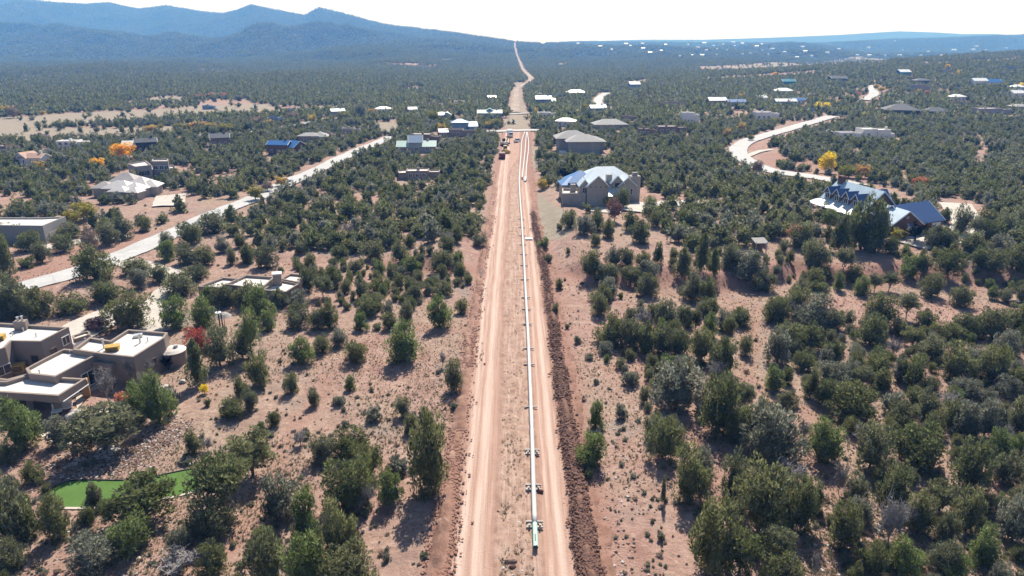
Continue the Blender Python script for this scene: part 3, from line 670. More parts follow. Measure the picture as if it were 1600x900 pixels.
# the trees told apart one by one: foot x, y, width, height in the photograph, kind
j, g, c_, t_, s_, d_, b_, k_ = 'bush', 'grey', 'cone', 'stem', 'small', 'dead', 'bright', 'spread'
T = [(20,855,65,98,j),(45,846,45,60,j),(92,850,50,70,j),(20,897,58,50,j),(152,803,34,47,c_),(138,825,26,30,j),(176,828,32,44,t_),(232,830,98,80,k_),(205,876,78,60,b_),(150,905,84,62,g),
 (130,852,36,22,'sage'),(350,820,88,98,t_),(325,850,82,72,j),(335,905,54,50,j),(280,907,62,42,d_),(285,872,42,46,g),(395,757,68,76,k_),(303,713,27,37,j),(325,708,20,22,d_),(293,728,18,13,'sage'),
 (165,722,102,80,k_),(40,712,62,76,b_),(97,703,42,46,g),(505,730,50,47,j),(545,721,62,44,j),(578,756,46,56,k_),(550,811,84,88,j),(566,802,42,44,d_),(612,793,46,53,b_),(672,781,76,120,j),
 (625,745,34,30,'sage'),(437,822,66,74,g),(478,850,52,72,b_),(530,883,58,88,j),(420,925,76,86,j),(480,930,82,88,b_),(550,935,82,72,j),(480,771,8,11,s_),(605,878,12,15,'sage'),(480,688,15,14,s_),
 (924,737,57,52,b_),(919,753,14,19,s_),(1035,726,52,60,j),(1075,791,60,82,j),(1095,756,40,50,g),(1035,788,10,42,c_),(1115,912,92,112,j),(1155,906,56,70,k_),(1212,895,48,62,t_),(1215,925,62,55,j),
 (1145,791,46,72,j),(1185,846,88,102,j),(1225,836,46,66,j),(1205,741,96,98,g),(1228,776,52,50,d_),(1032,846,10,15,'sage'),(1285,731,62,66,b_),(1358,743,56,70,j),(1430,741,86,72,j),(1510,776,62,82,j),
 (1562,723,42,46,b_),(1568,763,46,52,j),(1310,776,22,50,d_),(1335,796,36,52,j),(1395,798,60,62,j),(1385,865,40,80,d_),(1468,807,46,52,k_),(1435,841,52,62,j),(1508,839,46,66,j),(1580,856,62,72,g),
 (1535,891,53,62,b_),(1312,863,50,72,j),(1250,836,52,76,j),(1275,801,22,46,c_),(1360,906,56,52,j),(1410,912,62,62,b_),(1470,907,60,56,j),(1490,914,50,42,b_),(1600,801,42,52,j),(1340,822,42,42,g),
 (1270,905,15,40,d_),(1475,851,36,46,j),
 (8,438,40,67,j),(10,381,28,28,j),(33,383,30,26,j),(50,399,40,32,j),(66,416,30,30,j),(40,423,26,19,s_),(100,401,40,27,j),(112,379,40,26,j),(170,389,33,32,j),(190,381,40,34,j),(228,366,28,22,j),
 (143,401,28,36,'tan'),(150,450,70,54,j),(262,413,36,30,b_),(260,388,21,20,j),(300,389,42,34,j),(335,373,52,34,j),(295,419,42,32,j),(322,421,36,32,j),(348,399,26,24,g),(363,417,21,25,j),(387,414,23,24,j),(376,391,23,24,j),
 (215,438,48,28,j),(218,456,31,30,'grey'),(250,446,33,28,j),(165,483,56,38,j),(205,528,80,62,j),(150,521,34,22,'purple'),(10,481,50,42,j),(30,506,62,58,j),(62,506,52,47,j),(110,499,52,32,j),(3,507,32,37,j),
 (308,444,43,26,j),(285,471,56,40,j),(275,521,50,47,b_),(318,519,44,47,b_),(347,487,42,36,j),(389,486,47,38,j),(437,484,31,28,j),(466,487,39,28,g),(325,479,30,26,b_),(405,506,46,47,b_),(420,521,31,32,b_),(395,566,31,76,'lime'),(407,609,42,52,j),(380,566,32,42,j),
 (465,519,41,36,j),(497,519,31,32,j),(515,519,33,40,j),(473,574,41,38,b_),(505,556,31,30,j),(530,546,29,28,g),(557,573,41,34,j),(632,576,64,62,b_),(575,501,41,28,j),(563,520,27,26,b_),(590,518,15,13,s_),(610,519,27,28,j),
 (637,511,26,36,j),(687,519,43,47,b_),(722,493,23,24,j),(710,616,34,47,j),(457,619,27,34,j),(490,639,23,28,j),(547,613,21,22,b_),(530,636,20,17,'sage'),(430,671,25,26,j),(410,678,17,18,b_),(422,684,13,11,'sage'),
 (630,656,27,30,j),(642,681,25,32,j),(585,661,22,25,'sage'),(662,659,17,15,'sage'),(540,669,14,13,'sage'),(710,641,14,13,'sage'),(692,576,12,23,d_),(392,646,25,36,j),(365,661,46,36,j),(377,623,26,32,j),
 (310,609,33,72,c_),(345,581,46,60,j),(248,671,56,72,b_),(215,667,46,62,b_),(230,626,31,42,g),(265,636,31,36,'sage'),(170,631,29,52,'dead'),(210,606,26,42,'dead'),(232,596,26,34,'dead'),(263,581,19,24,'bare'),
 (195,643,29,27,'salmon'),(310,553,36,40,'red'),(320,618,14,15,'yellow'),(325,636,12,14,s_),
 (955,546,52,47,j),(985,551,46,47,j),(1010,559,42,47,j),(1037,561,42,47,j),(1005,521,29,32,d_),(1040,516,42,42,j),(1068,526,24,44,t_),(1052,541,31,36,j),(1086,526,16,40,t_),(1107,531,28,37,b_),(1100,498,36,27,j),
 (1130,521,31,31,g),(1156,516,42,32,j),(1137,539,20,39,t_),(1060,561,42,40,j),(1095,571,42,47,j),(1128,591,52,57,j),(1119,601,29,33,d_),(1165,559,23,34,j),(1025,616,23,44,c_),(1055,656,88,88,g),(1045,601,42,37,b_),
 (1120,691,72,92,j),(1160,646,36,42,t_),(1150,701,46,62,j),(1182,696,52,67,j),(930,673,28,40,b_),(971,656,18,27,'sage'),(985,606,26,26,'sage'),(1020,691,31,42,j),(1050,696,42,40,j),(1045,671,36,20,d_),
 (1215,576,46,57,g),(1210,616,36,38,b_),(1230,641,39,25,j),(1240,561,31,32,j),(1212,511,42,40,j),(868,494,13,19,j),(886,515,8,9,s_),(902,538,12,14,'sage'),(921,564,13,11,'sage'),(931,601,10,10,'sage'),
 (1212,509,46,37,j),(1245,501,42,42,j),(1270,526,62,57,g),(1300,521,36,32,j),(1230,556,52,42,j),(1265,556,46,42,j),(1255,586,36,32,j),(1290,581,31,32,g),(1302,576,36,40,j),(1360,551,57,50,j),(1375,521,57,52,j),(1415,506,31,42,t_),
 (1405,529,31,27,j),(1445,521,35,32,j),(1425,546,31,31,k_),(1335,586,29,36,j),(1370,581,36,37,j),(1300,611,57,42,g),(1265,626,26,47,j),(1290,641,41,42,j),(1345,613,29,37,t_),(1367,601,41,40,j),(1378,616,29,36,j),(1425,611,41,52,j),
 (1405,601,31,36,g),(1455,616,29,25,j),(1455,571,46,42,j),(1490,601,57,57,j),(1480,541,52,32,j),(1520,591,41,47,g),(1550,606,52,62,j),(1570,566,46,42,g),(1510,536,52,37,j),(1550,541,57,52,j),(1590,531,52,52,j),(1510,629,52,34,g),
 (1490,641,31,32,b_),(1570,626,46,37,g),(1598,621,42,42,j),(1330,671,84,62,j),(1395,651,33,39,'sage'),(1445,661,41,47,j),(1405,676,57,42,j),(1455,686,36,37,j),(1490,681,47,47,j),(1507,691,50,60,g),(1537,691,41,60,g),(1558,681,26,47,c_),(1590,686,41,62,j),
 (415,426,43,35,j),(388,416,24,30,j),(485,429,29,27,j),(532,411,35,22,j),(585,413,41,32,j),(625,414,33,32,j),(555,431,27,20,j),(592,433,23,22,b_),(612,439,19,22,j),(645,433,31,26,b_),(690,431,46,32,j),(718,441,25,28,j),(732,447,16,16,j),
 (520,456,39,32,j),(505,471,33,34,t_),(482,461,27,37,j),(565,471,25,32,j),(595,461,37,24,j),(585,489,41,28,j),(648,476,33,30,j),(692,466,35,22,j),(670,456,15,19,t_),(617,473,12,13,s_),(660,403,12,19,j),(672,401,15,15,j),(700,404,29,30,j),(748,389,25,22,j),(715,384,21,28,j),(640,391,23,20,j),
 (850,393,21,18,b_),(857,413,13,15,s_),(875,361,11,11,s_),(890,361,29,28,j),(912,373,36,32,g),(930,366,31,28,j),(950,376,25,28,j),(930,388,19,20,j),(888,399,7,13,s_),(933,343,13,15,j),(960,351,25,34,'pink'),(970,331,31,32,j),(1016,336,27,24,b_),
 (985,366,29,30,j),(1000,386,36,34,j),(1025,359,23,24,j),(922,436,39,40,j),(945,448,45,32,j),(960,421,31,32,g),(980,421,25,28,j),(1005,426,27,28,j),(1028,416,21,34,c_),(1065,441,33,47,c_),(1095,431,29,60,c_),(1115,433,19,40,c_),(1140,426,36,37,j),
 (1010,451,41,37,g),(985,451,31,31,k_),(1010,469,39,36,j),(940,480,40,30,j),(950,470,37,30,g),(937,498,35,33,j),(874,454,15,16,j),(970,468,9,11,s_),(1080,476,36,44,j),(1105,481,31,42,j),(1110,501,36,30,j),(1165,446,72,47,g),(1190,462,40,34,j),
 (1270,431,46,47,j),(1250,396,46,42,j),(1310,401,36,62,c_),(1345,401,57,78,j),(1367,401,41,66,j),(1317,431,29,38,t_),(1310,458,21,28,b_),(1332,446,29,27,j),(1345,466,31,30,b_),(1388,461,27,32,t_),(1420,441,35,34,b_),(1440,431,31,32,j),(1480,436,52,38,j),
 (1455,471,41,38,j),(1500,486,37,34,j),(1550,471,18,20,b_),(1570,476,21,24,j),(1595,476,21,30,j),(1270,456,29,30,j),(1285,441,36,22,j),(1275,481,31,37,t_),(1245,481,26,42,j),(1590,431,46,42,j),(1550,431,46,32,j),(1365,462,25,30,t_),
 (1245,506,30,30,d_),(1480,652,34,36,d_),(1395,562,26,28,d_),(1562,702,30,38,d_),(1088,472,26,30,d_),(1420,832,32,42,d_),(1345,700,30,34,d_),(700,386,20,20,d_),(545,372,20,20,d_),(610,378,20,18,d_),(1255,690,22,30,d_),(470,700,26,24,d_),(1293,362,25,30,'lime'),(1430,386,46,30,'bare'),(1240,385,24,28,'salmon'),(1405,378,30,16,'olive'),(1500,372,30,44,j),(1523,380,20,36,t_),(1478,398,41,34,j),(1515,407,45,38,j),(1548,388,41,36,j),(1562,412,45,36,g),(1532,424,41,32,j),(1476,352,22,22,j),(1540,362,36,30,j),(1570,375,36,30,j),(1460,395,40,34,j),(1390,402,34,26,j)]
COLOURED = [(193,256,38,24,'orange'),(153,268,22,16,'orange'),(132,352,40,28,'olive'),(115,357,30,22,'olive'),(1291,276,27,30,'yellow'),(1285,179,26,13,'yellow'),(1345,283,26,20,'ochre'),(1325,283,28,18,'olive'),(1437,298,26,16,'salmon'),
 (400,318,24,22,'olive'),(440,296,22,16,'ochre'),(418,303,20,15,'tan'),(885,292,32,24,'bare'),(908,282,18,14,'olive'),(1182,279,20,22,'tan'),(1136,219,12,14,'ochre'),(1212,122,12,6,'orange'),(1368,142,9,8,'ochre'),(1377,146,12,7,'ochre'),(1341,152,10,6,'salmon'),
 (1276,155,8,8,'tan'),(1434,152,9,10,'ochre'),(1448,152,9,8,'salmon'),(1480,111,8,8,'orange'),(1495,121,5,9,'yellow'),(1510,150,12,8,'olive'),(1596,143,12,10,'yellow'),(22,188,18,16,'tan'),(12,184,16,14,'ochre'),(66,182,12,6,'ochre'),(60,270,20,14,'ochre'),
 (235,213,24,12,'ochre'),(285,212,26,14,'olive'),(310,207,28,11,'ochre'),(330,207,18,11,'ochre'),(355,211,28,12,'olive'),(402,201,24,13,'tan'),(420,201,18,10,'ochre'),(458,195,24,14,'tan'),(488,195,14,12,'ochre'),(340,161,40,8,'salmon'),(310,159,22,7,'salmon'),
 (373,161,18,8,'grey'),(250,205,12,8,'olive'),(462,218,10,10,'olive'),(538,194,20,14,'olive'),(582,186,16,12,'ochre'),(565,191,22,22,'grey'),(643,197,10,7,'orange'),(657,206,14,11,'lime'),(678,197,22,18,'olive'),(774,203,20,12,'olive'),(763,203,14,10,'ochre'),
 (701,181,10,8,'salmon'),(737,181,8,8,'tan'),(790,187,16,12,'olive'),(838,183,9,11,'ochre'),(887,187,14,9,'bare'),(870,187,10,9,'bare'),(912,177,16,10,'olive'),(1158,212,14,16,'ochre'),(1143,214,10,12,'olive'),(1210,198,16,10,'olive'),(690,211,16,14,'ochre'),
 (524,207,14,8,'salmon'),(1012,204,6,5,'yellow'),(1158,155,10,6,'ochre'),(847,300,18,16,'ochre'),(1172,222,12,9,'olive'),(935,192,12,8,'olive'),(975,318,18,16,'ochre'),(948,325,12,14,'olive'),(1440,182,8,6,'tan')]
def site(px, py, wp, hp):
    x, y, z = P(px, py - .20 * wp); x, y, z = float(x), float(y), float(z); s = pm(y)
    dep = math.atan2(CAM_H - z, math.hypot(x, y)); w = wp / s; h = max(.5, (hp - .40 * wp * math.sin(dep)) / (s * math.cos(dep)))
    return x, y, z, w, h
NAMES = {'bush': 'juniper_tree', 'grey': 'juniper_tree', 'bright': 'juniper_tree', 'spread': 'juniper_tree', 'cone': 'pinyon_tree', 'stem': 'pinyon_tree', 'lime': 'leafy_tree', 'small': 'small_shrub', 'sage': 'small_shrub', 'dead': 'bare_tree', 'bare': 'bare_tree'}
LOOK = {'bush': 'dark green rounded juniper', 'grey': 'grey-green bushy juniper', 'bright': 'fresh green rounded juniper', 'spread': 'open crowned old juniper', 'cone': 'pointed green pinyon', 'stem': 'pinyon with a clear trunk', 'lime': 'pale lime green tree',
        'small': 'tiny green shrub', 'sage': 'small grey-green shrub', 'dead': 'leafless grey tree', 'bare': 'leafless pale twiggy tree', 'yellow': 'bright yellow autumn tree', 'orange': 'orange autumn tree', 'ochre': 'ochre autumn tree', 'olive': 'yellow-green autumn tree',
        'red': 'red leaved autumn shrub', 'salmon': 'salmon coloured autumn tree', 'pink': 'dusty pink autumn tree', 'tan': 'pale tan autumn tree', 'purple': 'dark plum leaved shrub'}
LAND = [('free end of the pipe', 838, 850), ('far right end of the putting green', 320, 745), ('left tip of the putting green', 75, 775), ('bottom left corner of the photo', 0, 890), ('bottom right corner of the photo', 1600, 890), ('tan house with the round tank', 190, 590), ('chimneyed flat house among trees', 390, 455),
        ('bend of the paved driveway', 250, 470), ('road at the left edge', 60, 445), ('grey flat garage at left', 60, 375), ('white board on the dirt track', 826, 374), ('gabled blue-roofed house beside the track', 930, 325), ('house with four dormers', 1330, 350), ('small roofed shed in the trees', 1190, 392),
        ('picnic table at the right edge', 1583, 472), ('round bush beside the spoil bank', 924, 735), ('patterned roof house with white slopes', 190, 310), ('lavender adobe house', 235, 270), ('curve of the right road', 1160, 235), ('third pipe support from the end', 832, 700),
        ('right edge of the photo, halfway down', 1600, 610), ('red soil bank right of the track', 870, 440), ('left end of the sandy clearing', 1190, 470), ('brown bank left of the track', 740, 425), ('blue brick house', 433, 235), ('white pipe ends', 822, 280), ('dirt track crossing', 812, 203), ('wide low white house', 1350, 212),
        ('far dark hip roof', 1415, 175), ('long pale meadow', 200, 190), ('small yellow bush', 320, 615), ('red leaved shrub', 310, 550), ('thin sandy wash', 1200, 640), ('sparse ground left of the track', 560, 600), ('white pale pickup on the track', 808, 220), ('bottom edge left of the track', 600, 890), ('foot of the sandy wash', 1290, 700), ('bottom edge right of the track', 1010, 890)]
LXY = [(n, *[float(v) for v in P(a, b)[:2]]) for n, a, b in LAND]
def ordinal(n):
    o = ['', '', 'second ', 'third ', 'fourth ', 'fifth ', 'sixth ', 'seventh ', 'eighth ', 'ninth ', 'tenth ', 'eleventh ', 'twelfth ', 'thirteenth ', 'fourteenth ', 'fifteenth ', 'sixteenth ', 'seventeenth ', 'eighteenth ', 'nineteenth ', 'twentieth ']
    return o[n] if n < len(o) else '%dth ' % n
TREES = []
for px, py, w, h, k in T + COLOURED:
    x, y, z, W, H = site(px, py, w, h); e_ = 1.06
    TREES.append([x, y, z, W * e_, H * 1.05, k])
taken = {}
order = sorted(range(len(TREES)), key=lambda i: -TREES[i][3] / TREES[i][1])
lab = {}
for kind in set(t[5] for t in TREES):
    ids = [i for i, t in enumerate(TREES) if t[5] == kind]; near = {}
    for i in ids:
        dd = [(math.hypot(TREES[i][0] - lx, TREES[i][1] - ly) / (1 + .0), n) for n, lx, ly in LXY]; near.setdefault(min(dd)[1], []).append((min(dd)[0], i))
    for n, l in near.items():
        # rank among ALL of this look, so that the label counts truly
        lx, ly = [(a, b) for m_, a, b in LXY if m_ == n][0]
        rank = sorted(ids, key=lambda i: math.hypot(TREES[i][0] - lx, TREES[i][1] - ly))
        for _, i in l: lab[i] = '%s, %snearest such to the %s' % (LOOK[kind], ordinal(rank.index(i) + 1), n)
rng = random.Random(11)
first = {}
n_big = 0
for i in order:
    x, y, z, W, H, k = TREES[i]
    nm = NAMES.get(k, 'autumn_tree' if k not in ('red', 'purple') else 'autumn_shrub')
    cr, tr = rng.choice(PRO[k])
    o = empty(nm, (x, y, z), lab[i], nm.split('_')[-1], {'juniper_tree': 'junipers on the slope', 'pinyon_tree': 'pinyons on the slope', 'small_shrub': 'low shrubs', 'bare_tree': 'leafless trees', 'autumn_tree': 'trees in autumn colour', 'autumn_shrub': 'shrubs in autumn colour', 'leafy_tree': 'pale leafy trees'}[nm])
    o.rotation_euler.z = rng.uniform(0, 6.283); o.scale = (W * rng.uniform(.98, 1.1), W * rng.uniform(.98, 1.1), H * 1.04)
    link_mesh('crown', cr, o); link_mesh('trunk', tr, o)

# ------------------------------------------------------------------ the rest of the woods: far more than three hundred, one mass
hid = bpy.data.collections.new('tree_kinds')
def pack(name, lst):
    cl = bpy.data.collections.new(name)
    for i, (cr, tr) in enumerate(lst):
        o = bpy.data.objects.new('%s_kind_%02d' % (name, i), cr); cl.objects.link(o)
    return cl
MID = pack('mid_tree', [make_tree(k, 300 + i, M[m_], 16, 30, .13) for i, (k, m_) in enumerate([('bush', 'juniper')] * 4 + [('cone', 'juniper'), ('bush', 'greygreen')])])
DIST = pack('distant_tree', [make_tree('bush', 360 + i, M['juniper'], 4, 5, .5) for i in range(3)])
FARC = pack('far_tree', [make_tree('bush' if i < 3 else 'cone', 340 + i, M['juniper'], 6, 8, .34) for i in range(4)])
TUFT = None
def scatter(name, X, Y, Zz, S, coll, seed, label=None):
    n = len(X); rg = np.random.default_rng(seed); me = bpy.data.meshes.new(name)
    me.vertices.add(n); me.vertices.foreach_set('co', np.stack([X, Y, Zz], -1).astype(np.float32).ravel())
    a = me.attributes.new('size', 'FLOAT_VECTOR', 'POINT'); a.data.foreach_set('vector', S.astype(np.float32).ravel())
    a = me.attributes.new('turn', 'FLOAT_VECTOR', 'POINT'); q = np.zeros((n, 3), np.float32); q[:, 2] = rg.uniform(0, 6.28, n); a.data.foreach_set('vector', q.ravel())
    a = me.attributes.new('pick', 'INT', 'POINT'); a.data.foreach_set('value', rg.integers(0, len(coll.objects), n).astype(np.int32))
    o = bpy.data.objects.new(name, me); COL.objects.link(o); o['kind'] = 'stuff'
    if label: o['label'] = label
    ng = bpy.data.node_groups.new(name + '_scatter', 'GeometryNodeTree')
    ng.interface.new_socket('Geometry', in_out='INPUT', socket_type='NodeSocketGeometry'); ng.interface.new_socket('Geometry', in_out='OUTPUT', socket_type='NodeSocketGeometry')
    gi, go = ng.nodes.new('NodeGroupInput'), ng.nodes.new('NodeGroupOutput')
    ip = ng.nodes.new('GeometryNodeInstanceOnPoints'); ci = ng.nodes.new('GeometryNodeCollectionInfo')
    ci.inputs['Collection'].default_value = coll; ci.inputs['Separate Children'].default_value = True; ci.inputs['Reset Children'].default_value = True
    def na(nm, ty):
        q = ng.nodes.new('GeometryNodeInputNamedAttribute'); q.data_type = ty; q.inputs[0].default_value = nm; return q.outputs[0]
    ip.inputs['Pick Instance'].default_value = True
    L = ng.links.new
    L(gi.outputs[0], ip.inputs['Points']); L(ci.outputs[0], ip.inputs['Instance']); L(na('pick', 'INT'), ip.inputs['Instance Index'])
    L(na('turn', 'FLOAT_VECTOR'), ip.inputs['Rotation']); L(na('size', 'FLOAT_VECTOR'), ip.inputs['Scale']); L(ip.outputs[0], go.inputs[0])
    md = o.modifiers.new('scatter', 'NODES'); md.node_group = ng; return o
HANDB = tab([(-50, 352), (60, 352), (120, 372), (240, 352), (370, 372), (400, 396), (560, 398), (640, 384), (720, 372), (775, 372), (835, 330), (900, 332), (1030, 345), (1060, 405), (1230, 372), (1390, 385), (1480, 385), (1650, 410)])
FOOT = []          # house plots kept clear: (x, y, r)
CLEAR_PX = [[(840, 290), (872, 318), (905, 336), (950, 340), (930, 352), (880, 350), (838, 345)], [(840, 310), (876, 290), (880, 330), (850, 340)], [(1172, 237), (1205, 233), (1232, 248), (1290, 263), (1290, 270), (1215, 259), (1178, 253)], [(1330, 232), (1350, 238), (1358, 252), (1340, 246)],
            [(1520, 232), (1545, 228), (1540, 262), (1522, 268)], [(0, 310), (40, 300), (60, 325), (0, 335)], [(795, 206), (838, 206), (842, 285), (772, 300)], [(1395, 270), (1425, 268), (1428, 282), (1398, 282)], [(300, 160), (380, 155), (400, 162), (320, 168)]]
CLEAR = [poly_px(q) for q in CLEAR_PX]
HOUSE_PLOTS = []
def woods(y0, y1, cell, seed, keep, tight):
    rg = np.random.default_rng(seed)
    ys_ = np.arange(y0, y1, cell); w = y1 * .9
    xs_ = np.arange(-w, w, cell); X, Y = np.meshgrid(xs_, ys_); X = (X + rg.uniform(-.5, .5, X.shape) * cell).ravel(); Y = (Y + rg.uniform(-.5, .5, Y.shape) * cell).ravel()
    k = np.abs(X) < Y * .84 + 40; X, Y = X[k], Y[k]
    big = fbm(X / 55, Y / 55, 111, 4); fine = fbm(X / 15, Y / 15, 113, 3)
    thr = np.interp(Y, [0, 250, 600, 1200, 2300], [.34, .35, .385, .39, .39]); dens = sstep(thr - .07, thr + .07, .55 * big + .45 * fine)
    k = rg.random(len(X)) < dens * keep
    X, Y, big = X[k], Y[k], big[k]
    rc, rw = row_x(Y); m = (np.abs(X - rc) > rw + 1.5 + 1.5 * rg.random(len(X))) | (Y > 935) | ((Y > 412) & (rg.random(len(X)) < .10))
    for i_, (pl, w_) in enumerate(ROADS): m &= (seg_dist(X, Y, pl) > w_ / 2 + 2.0) & (seg_dist(X, Y + (5 if i_ == 0 else 8), pl) > w_ / 2 + (3.5 if i_ < 2 else 0) if i_ < 7 else True) & ((i_ != 1) | (Y > 325) | ((seg_dist(X, Y + 14, pl) > w_ / 2 + 3) & (seg_dist(X, Y + 21, pl) > w_ / 2 + 2) & (seg_dist(X, Y + 27, pl) > w_ / 2 + 1)))
    for q in MEADOW: m &= ~(in_poly(X, Y, q) & (rg.random(len(X)) > .05))
    for q in CLEAR: m &= ~(in_poly(X, Y, q) & (rg.random(len(X)) > .06))
    for q in FAR_PALE: m &= ~(in_poly(X, Y, q) & (rg.random(len(X)) > .07))
    sx_, sy_, sz_ = P(*np.array(STRIP_PX, float).T); m &= seg_dist(X, Y, list(zip(sx_, sy_))) > 6
    for (hx, hy, hr, fr) in HOUSE_PLOTS:       # plot, open a little further on its near side
        m &= ~((np.hypot(X - hx, Y - hy) < hr) | ((np.abs(X - hx) < hr) & (Y > hy - hr - fr) & (Y < hy)))
    X, Y = X[m], Y[m]; Zz = Z(X, Y)
    px, py, d = project(X, Y, Zz); hb = np.interp(px, *HANDB)
    inside = (px > -15) & (px < 1640) & (py > hb) & (py < 935)
    m = ~inside
    near = (Y < 330) & m
    for (tx, ty, tz, tw, th, tk) in TREES:
        if ty < 340: m &= ~(near & (np.hypot(X - tx, Y - ty) < tw * .5 + 1.6))
    X, Y, Zz = X[m], Y[m], Zz[m]; n = len(X)
    W = tight * rg.uniform(.62, 1.18, n) * (1 + .12 * (rg.random(n) > .85)); H = W * rg.uniform(.62, .98, n)
    return X, Y, Zz - .1, np.stack([W, W * rg.uniform(.85, 1.15, n), H], -1)
# ------------------------------------------------------------------ buildings
M['adobe'] = simple('tan_stucco', (.25, .20, .17), .92, .10, .45)
M['adobe_dark'] = simple('brown_stucco', (.19, .135, .11), .92, .08, .8)
M['adobe_light'] = simple('cream_stucco', (.34, .295, .255), .92, .08, .8)
M['adobe_pink'] = simple('lavender_stucco', (.30, .255, .25), .92, .06, .8)
M['white_wall'] = simple('white_stucco', (.72, .68, .64), .9, .05, .8)
M['grey_wall'] = simple('grey_stucco', (.30, .28, .26), .9, .06, .8)
M['blue_wall'] = simple('blue_siding', (.14, .20, .30), .8, .06, .8)
M['membrane'] = simple('white_roof_membrane', (.60, .56, .51), .8, .08, .35)
M['gravel_roof'] = simple('pale_roof_gravel', (.55, .50, .46), .9, .1, .5)
M['tile_pink'] = simple('faded_clay_tile', (.45, .29, .22), .85, .14, .9)
M['tile_grey'] = simple('grey_brown_roof_tile', (.36, .33, .31), .8, .14, .9)
M['blue_roof'] = simple('blue_painted_metal', (.035, .13, .34), .35, .06, .5, spec=.5)
M['teal_roof'] = simple('teal_painted_metal', (.03, .19, .25), .4, .06, .5)
M['slate_roof'] = simple('dark_grey_shingle', (.075, .080, .092), .75, .15, 1.2)
M['hip_roof'] = simple('pale_grey_shingle', (.30, .29, .28), .8, .1, 1.0)
M['green_roof'] = simple('pale_green_metal', (.34, .47, .43), .4, .06, .5)
M['glass'] = simple('dark_window_glass', (.03, .035, .04), .12, .1, 1, spec=.6)
M['trim'] = simple('white_paint', (.75, .74, .72), .5, .04, 1)
M['garage'] = simple('white_garage_door', (.66, .68, .70), .5, .04, 1)
M['garage_tan'] = simple('tan_garage_door', (.36, .33, .30), .6, .04, 1)
M['metal'] = simple('galvanised_metal', (.50, .50, .50), .4, .08, 2, metal=.6)
M['dark'] = simple('dark_painted_metal', (.03, .03, .033), .5, .1, 2)
M['mustard'] = simple('mustard_sheet_metal', (.42, .27, .06), .6, .12, 2)
M['timber'] = simple('raw_timber', (.36, .22, .11), .8, .15, 2)
M['greywood'] = simple('weathered_timber', (.38, .35, .32), .85, .2, 2)
def seam_metal(name, c, ang, rough=.35, spacing=.45):
    m, nt, b = new_mat(name); g = N(nt, 'ShaderNodeNewGeometry'); mp = N(nt, 'ShaderNodeMapping'); mp.inputs['Rotation'].default_value = (0, 0, -ang)
    nt.links.new(g.outputs['Position'], mp.inputs['Vector'])
    w = N(nt, 'ShaderNodeTexWave', wave_type='BANDS', bands_direction='X'); w.inputs['Scale'].default_value = .314 / spacing
    nt.links.new(mp.outputs[0], w.inputs['Vector'])
    r = ramp(nt, w.outputs['Fac'], [(.86, 0), (.98, 1)]); n = noise(nt, .5, 4, .6, coords(nt))
    cc = mix(nt, 1, c, ramp(nt, n, [(.3, .9), (.7, 1.1)]), 'MULTIPLY'); nt.links.new(cc, b.inputs['Base Color'])
    b.inputs['Roughness'].default_value = rough; b.inputs['Specular IOR Level'].default_value = .5; bump(nt, b, r, .6, .04); return m
class Geo:
    """collects shapes of one part, in world axes, then links them as one mesh under its thing"""
    def __init__(s): s.v, s.f = [], []
    def add(s, v, f):
        n = len(s.v); s.v += [tuple(map(float, q)) for q in v]; s.f += [tuple(i + n for i in q) for q in f]; return s
    def box(s, c, size, yaw=0.0, z0=None):
        cx, cy, cz = c; a, b, h = size[0] / 2, size[1] / 2, size[2]
        if z0 is not None: cz = z0 + h / 2
        ca, sa = math.cos(yaw), math.sin(yaw); v = []
        for dz in (-h / 2, h / 2):
            for dx, dy in ((-a, -b), (a, -b), (a, b), (-a, b)): v.append((cx + dx * ca - dy * sa, cy + dx * sa + dy * ca, cz + dz))
        return s.add(v, [(0, 3, 2, 1), (4, 5, 6, 7), (0, 1, 5, 4), (1, 2, 6, 5), (2, 3, 7, 6), (3, 0, 4, 7)])
    def prism(s, poly, z0, z1):
        n = len(poly); v = [(x, y, z0) for x, y in poly] + [(x, y, z1) for x, y in poly]
        return s.add(v, [tuple(range(n - 1, -1, -1)), tuple(range(n, 2 * n))] + [(i, (i + 1) % n, n + (i + 1) % n, n + i) for i in range(n)])
    def tube(s, pts, r, ns=8, cap=True):
        pts = np.array(pts, float); v, f = tube(pts, np.full(len(pts), r) if np.isscalar(r) else np.array(r), ns); n = len(s.v); s.add(v, f.tolist())
        if cap: s.f += [tuple(n + i for i in range(ns))[::-1], tuple(n + len(v) - ns + i for i in range(ns))]
        return s
    def put(s, name, mat, parent, smooth=False, **props):
        l = np.array(parent.matrix_basis.translation) if parent is not None else np.zeros(3)
        if parent is not None and parent.parent is not None: l = l + np.array(parent.parent.matrix_basis.translation)
        return mesh_obj(name, np.array(s.v) - l, s.f, mat, parent, smooth=smooth, **props)
def ccw(p):
    p = [tuple(map(float, q)) for q in p]; a = sum(p[i - 1][0] * p[i][1] - p[i][0] * p[i - 1][1] for i in range(len(p))); return p if a > 0 else p[::-1]
def inset(p, d):
    n = len(p); out = []
    for i in range(n):
        a, b, c = np.array(p[i - 1]), np.array(p[i]), np.array(p[(i + 1) % n]); e1 = (b - a) / np.linalg.norm(b - a); e2 = (c - b) / np.linalg.norm(c - b)
        n1, n2 = np.array([-e1[1], e1[0]]), np.array([-e2[1], e2[0]]); m = n1 + n2; m = m / max(.35, (1 + n1 @ n2)); out.append(tuple(b + m * d))
    return out
def roofpoly(pts, h):
    """plan of a flat roof whose parapet top, h above the ground, is seen at these pixels"""
    x, y, z = P(*np.array(pts, float).T, h); return ccw(list(zip(x, y)))
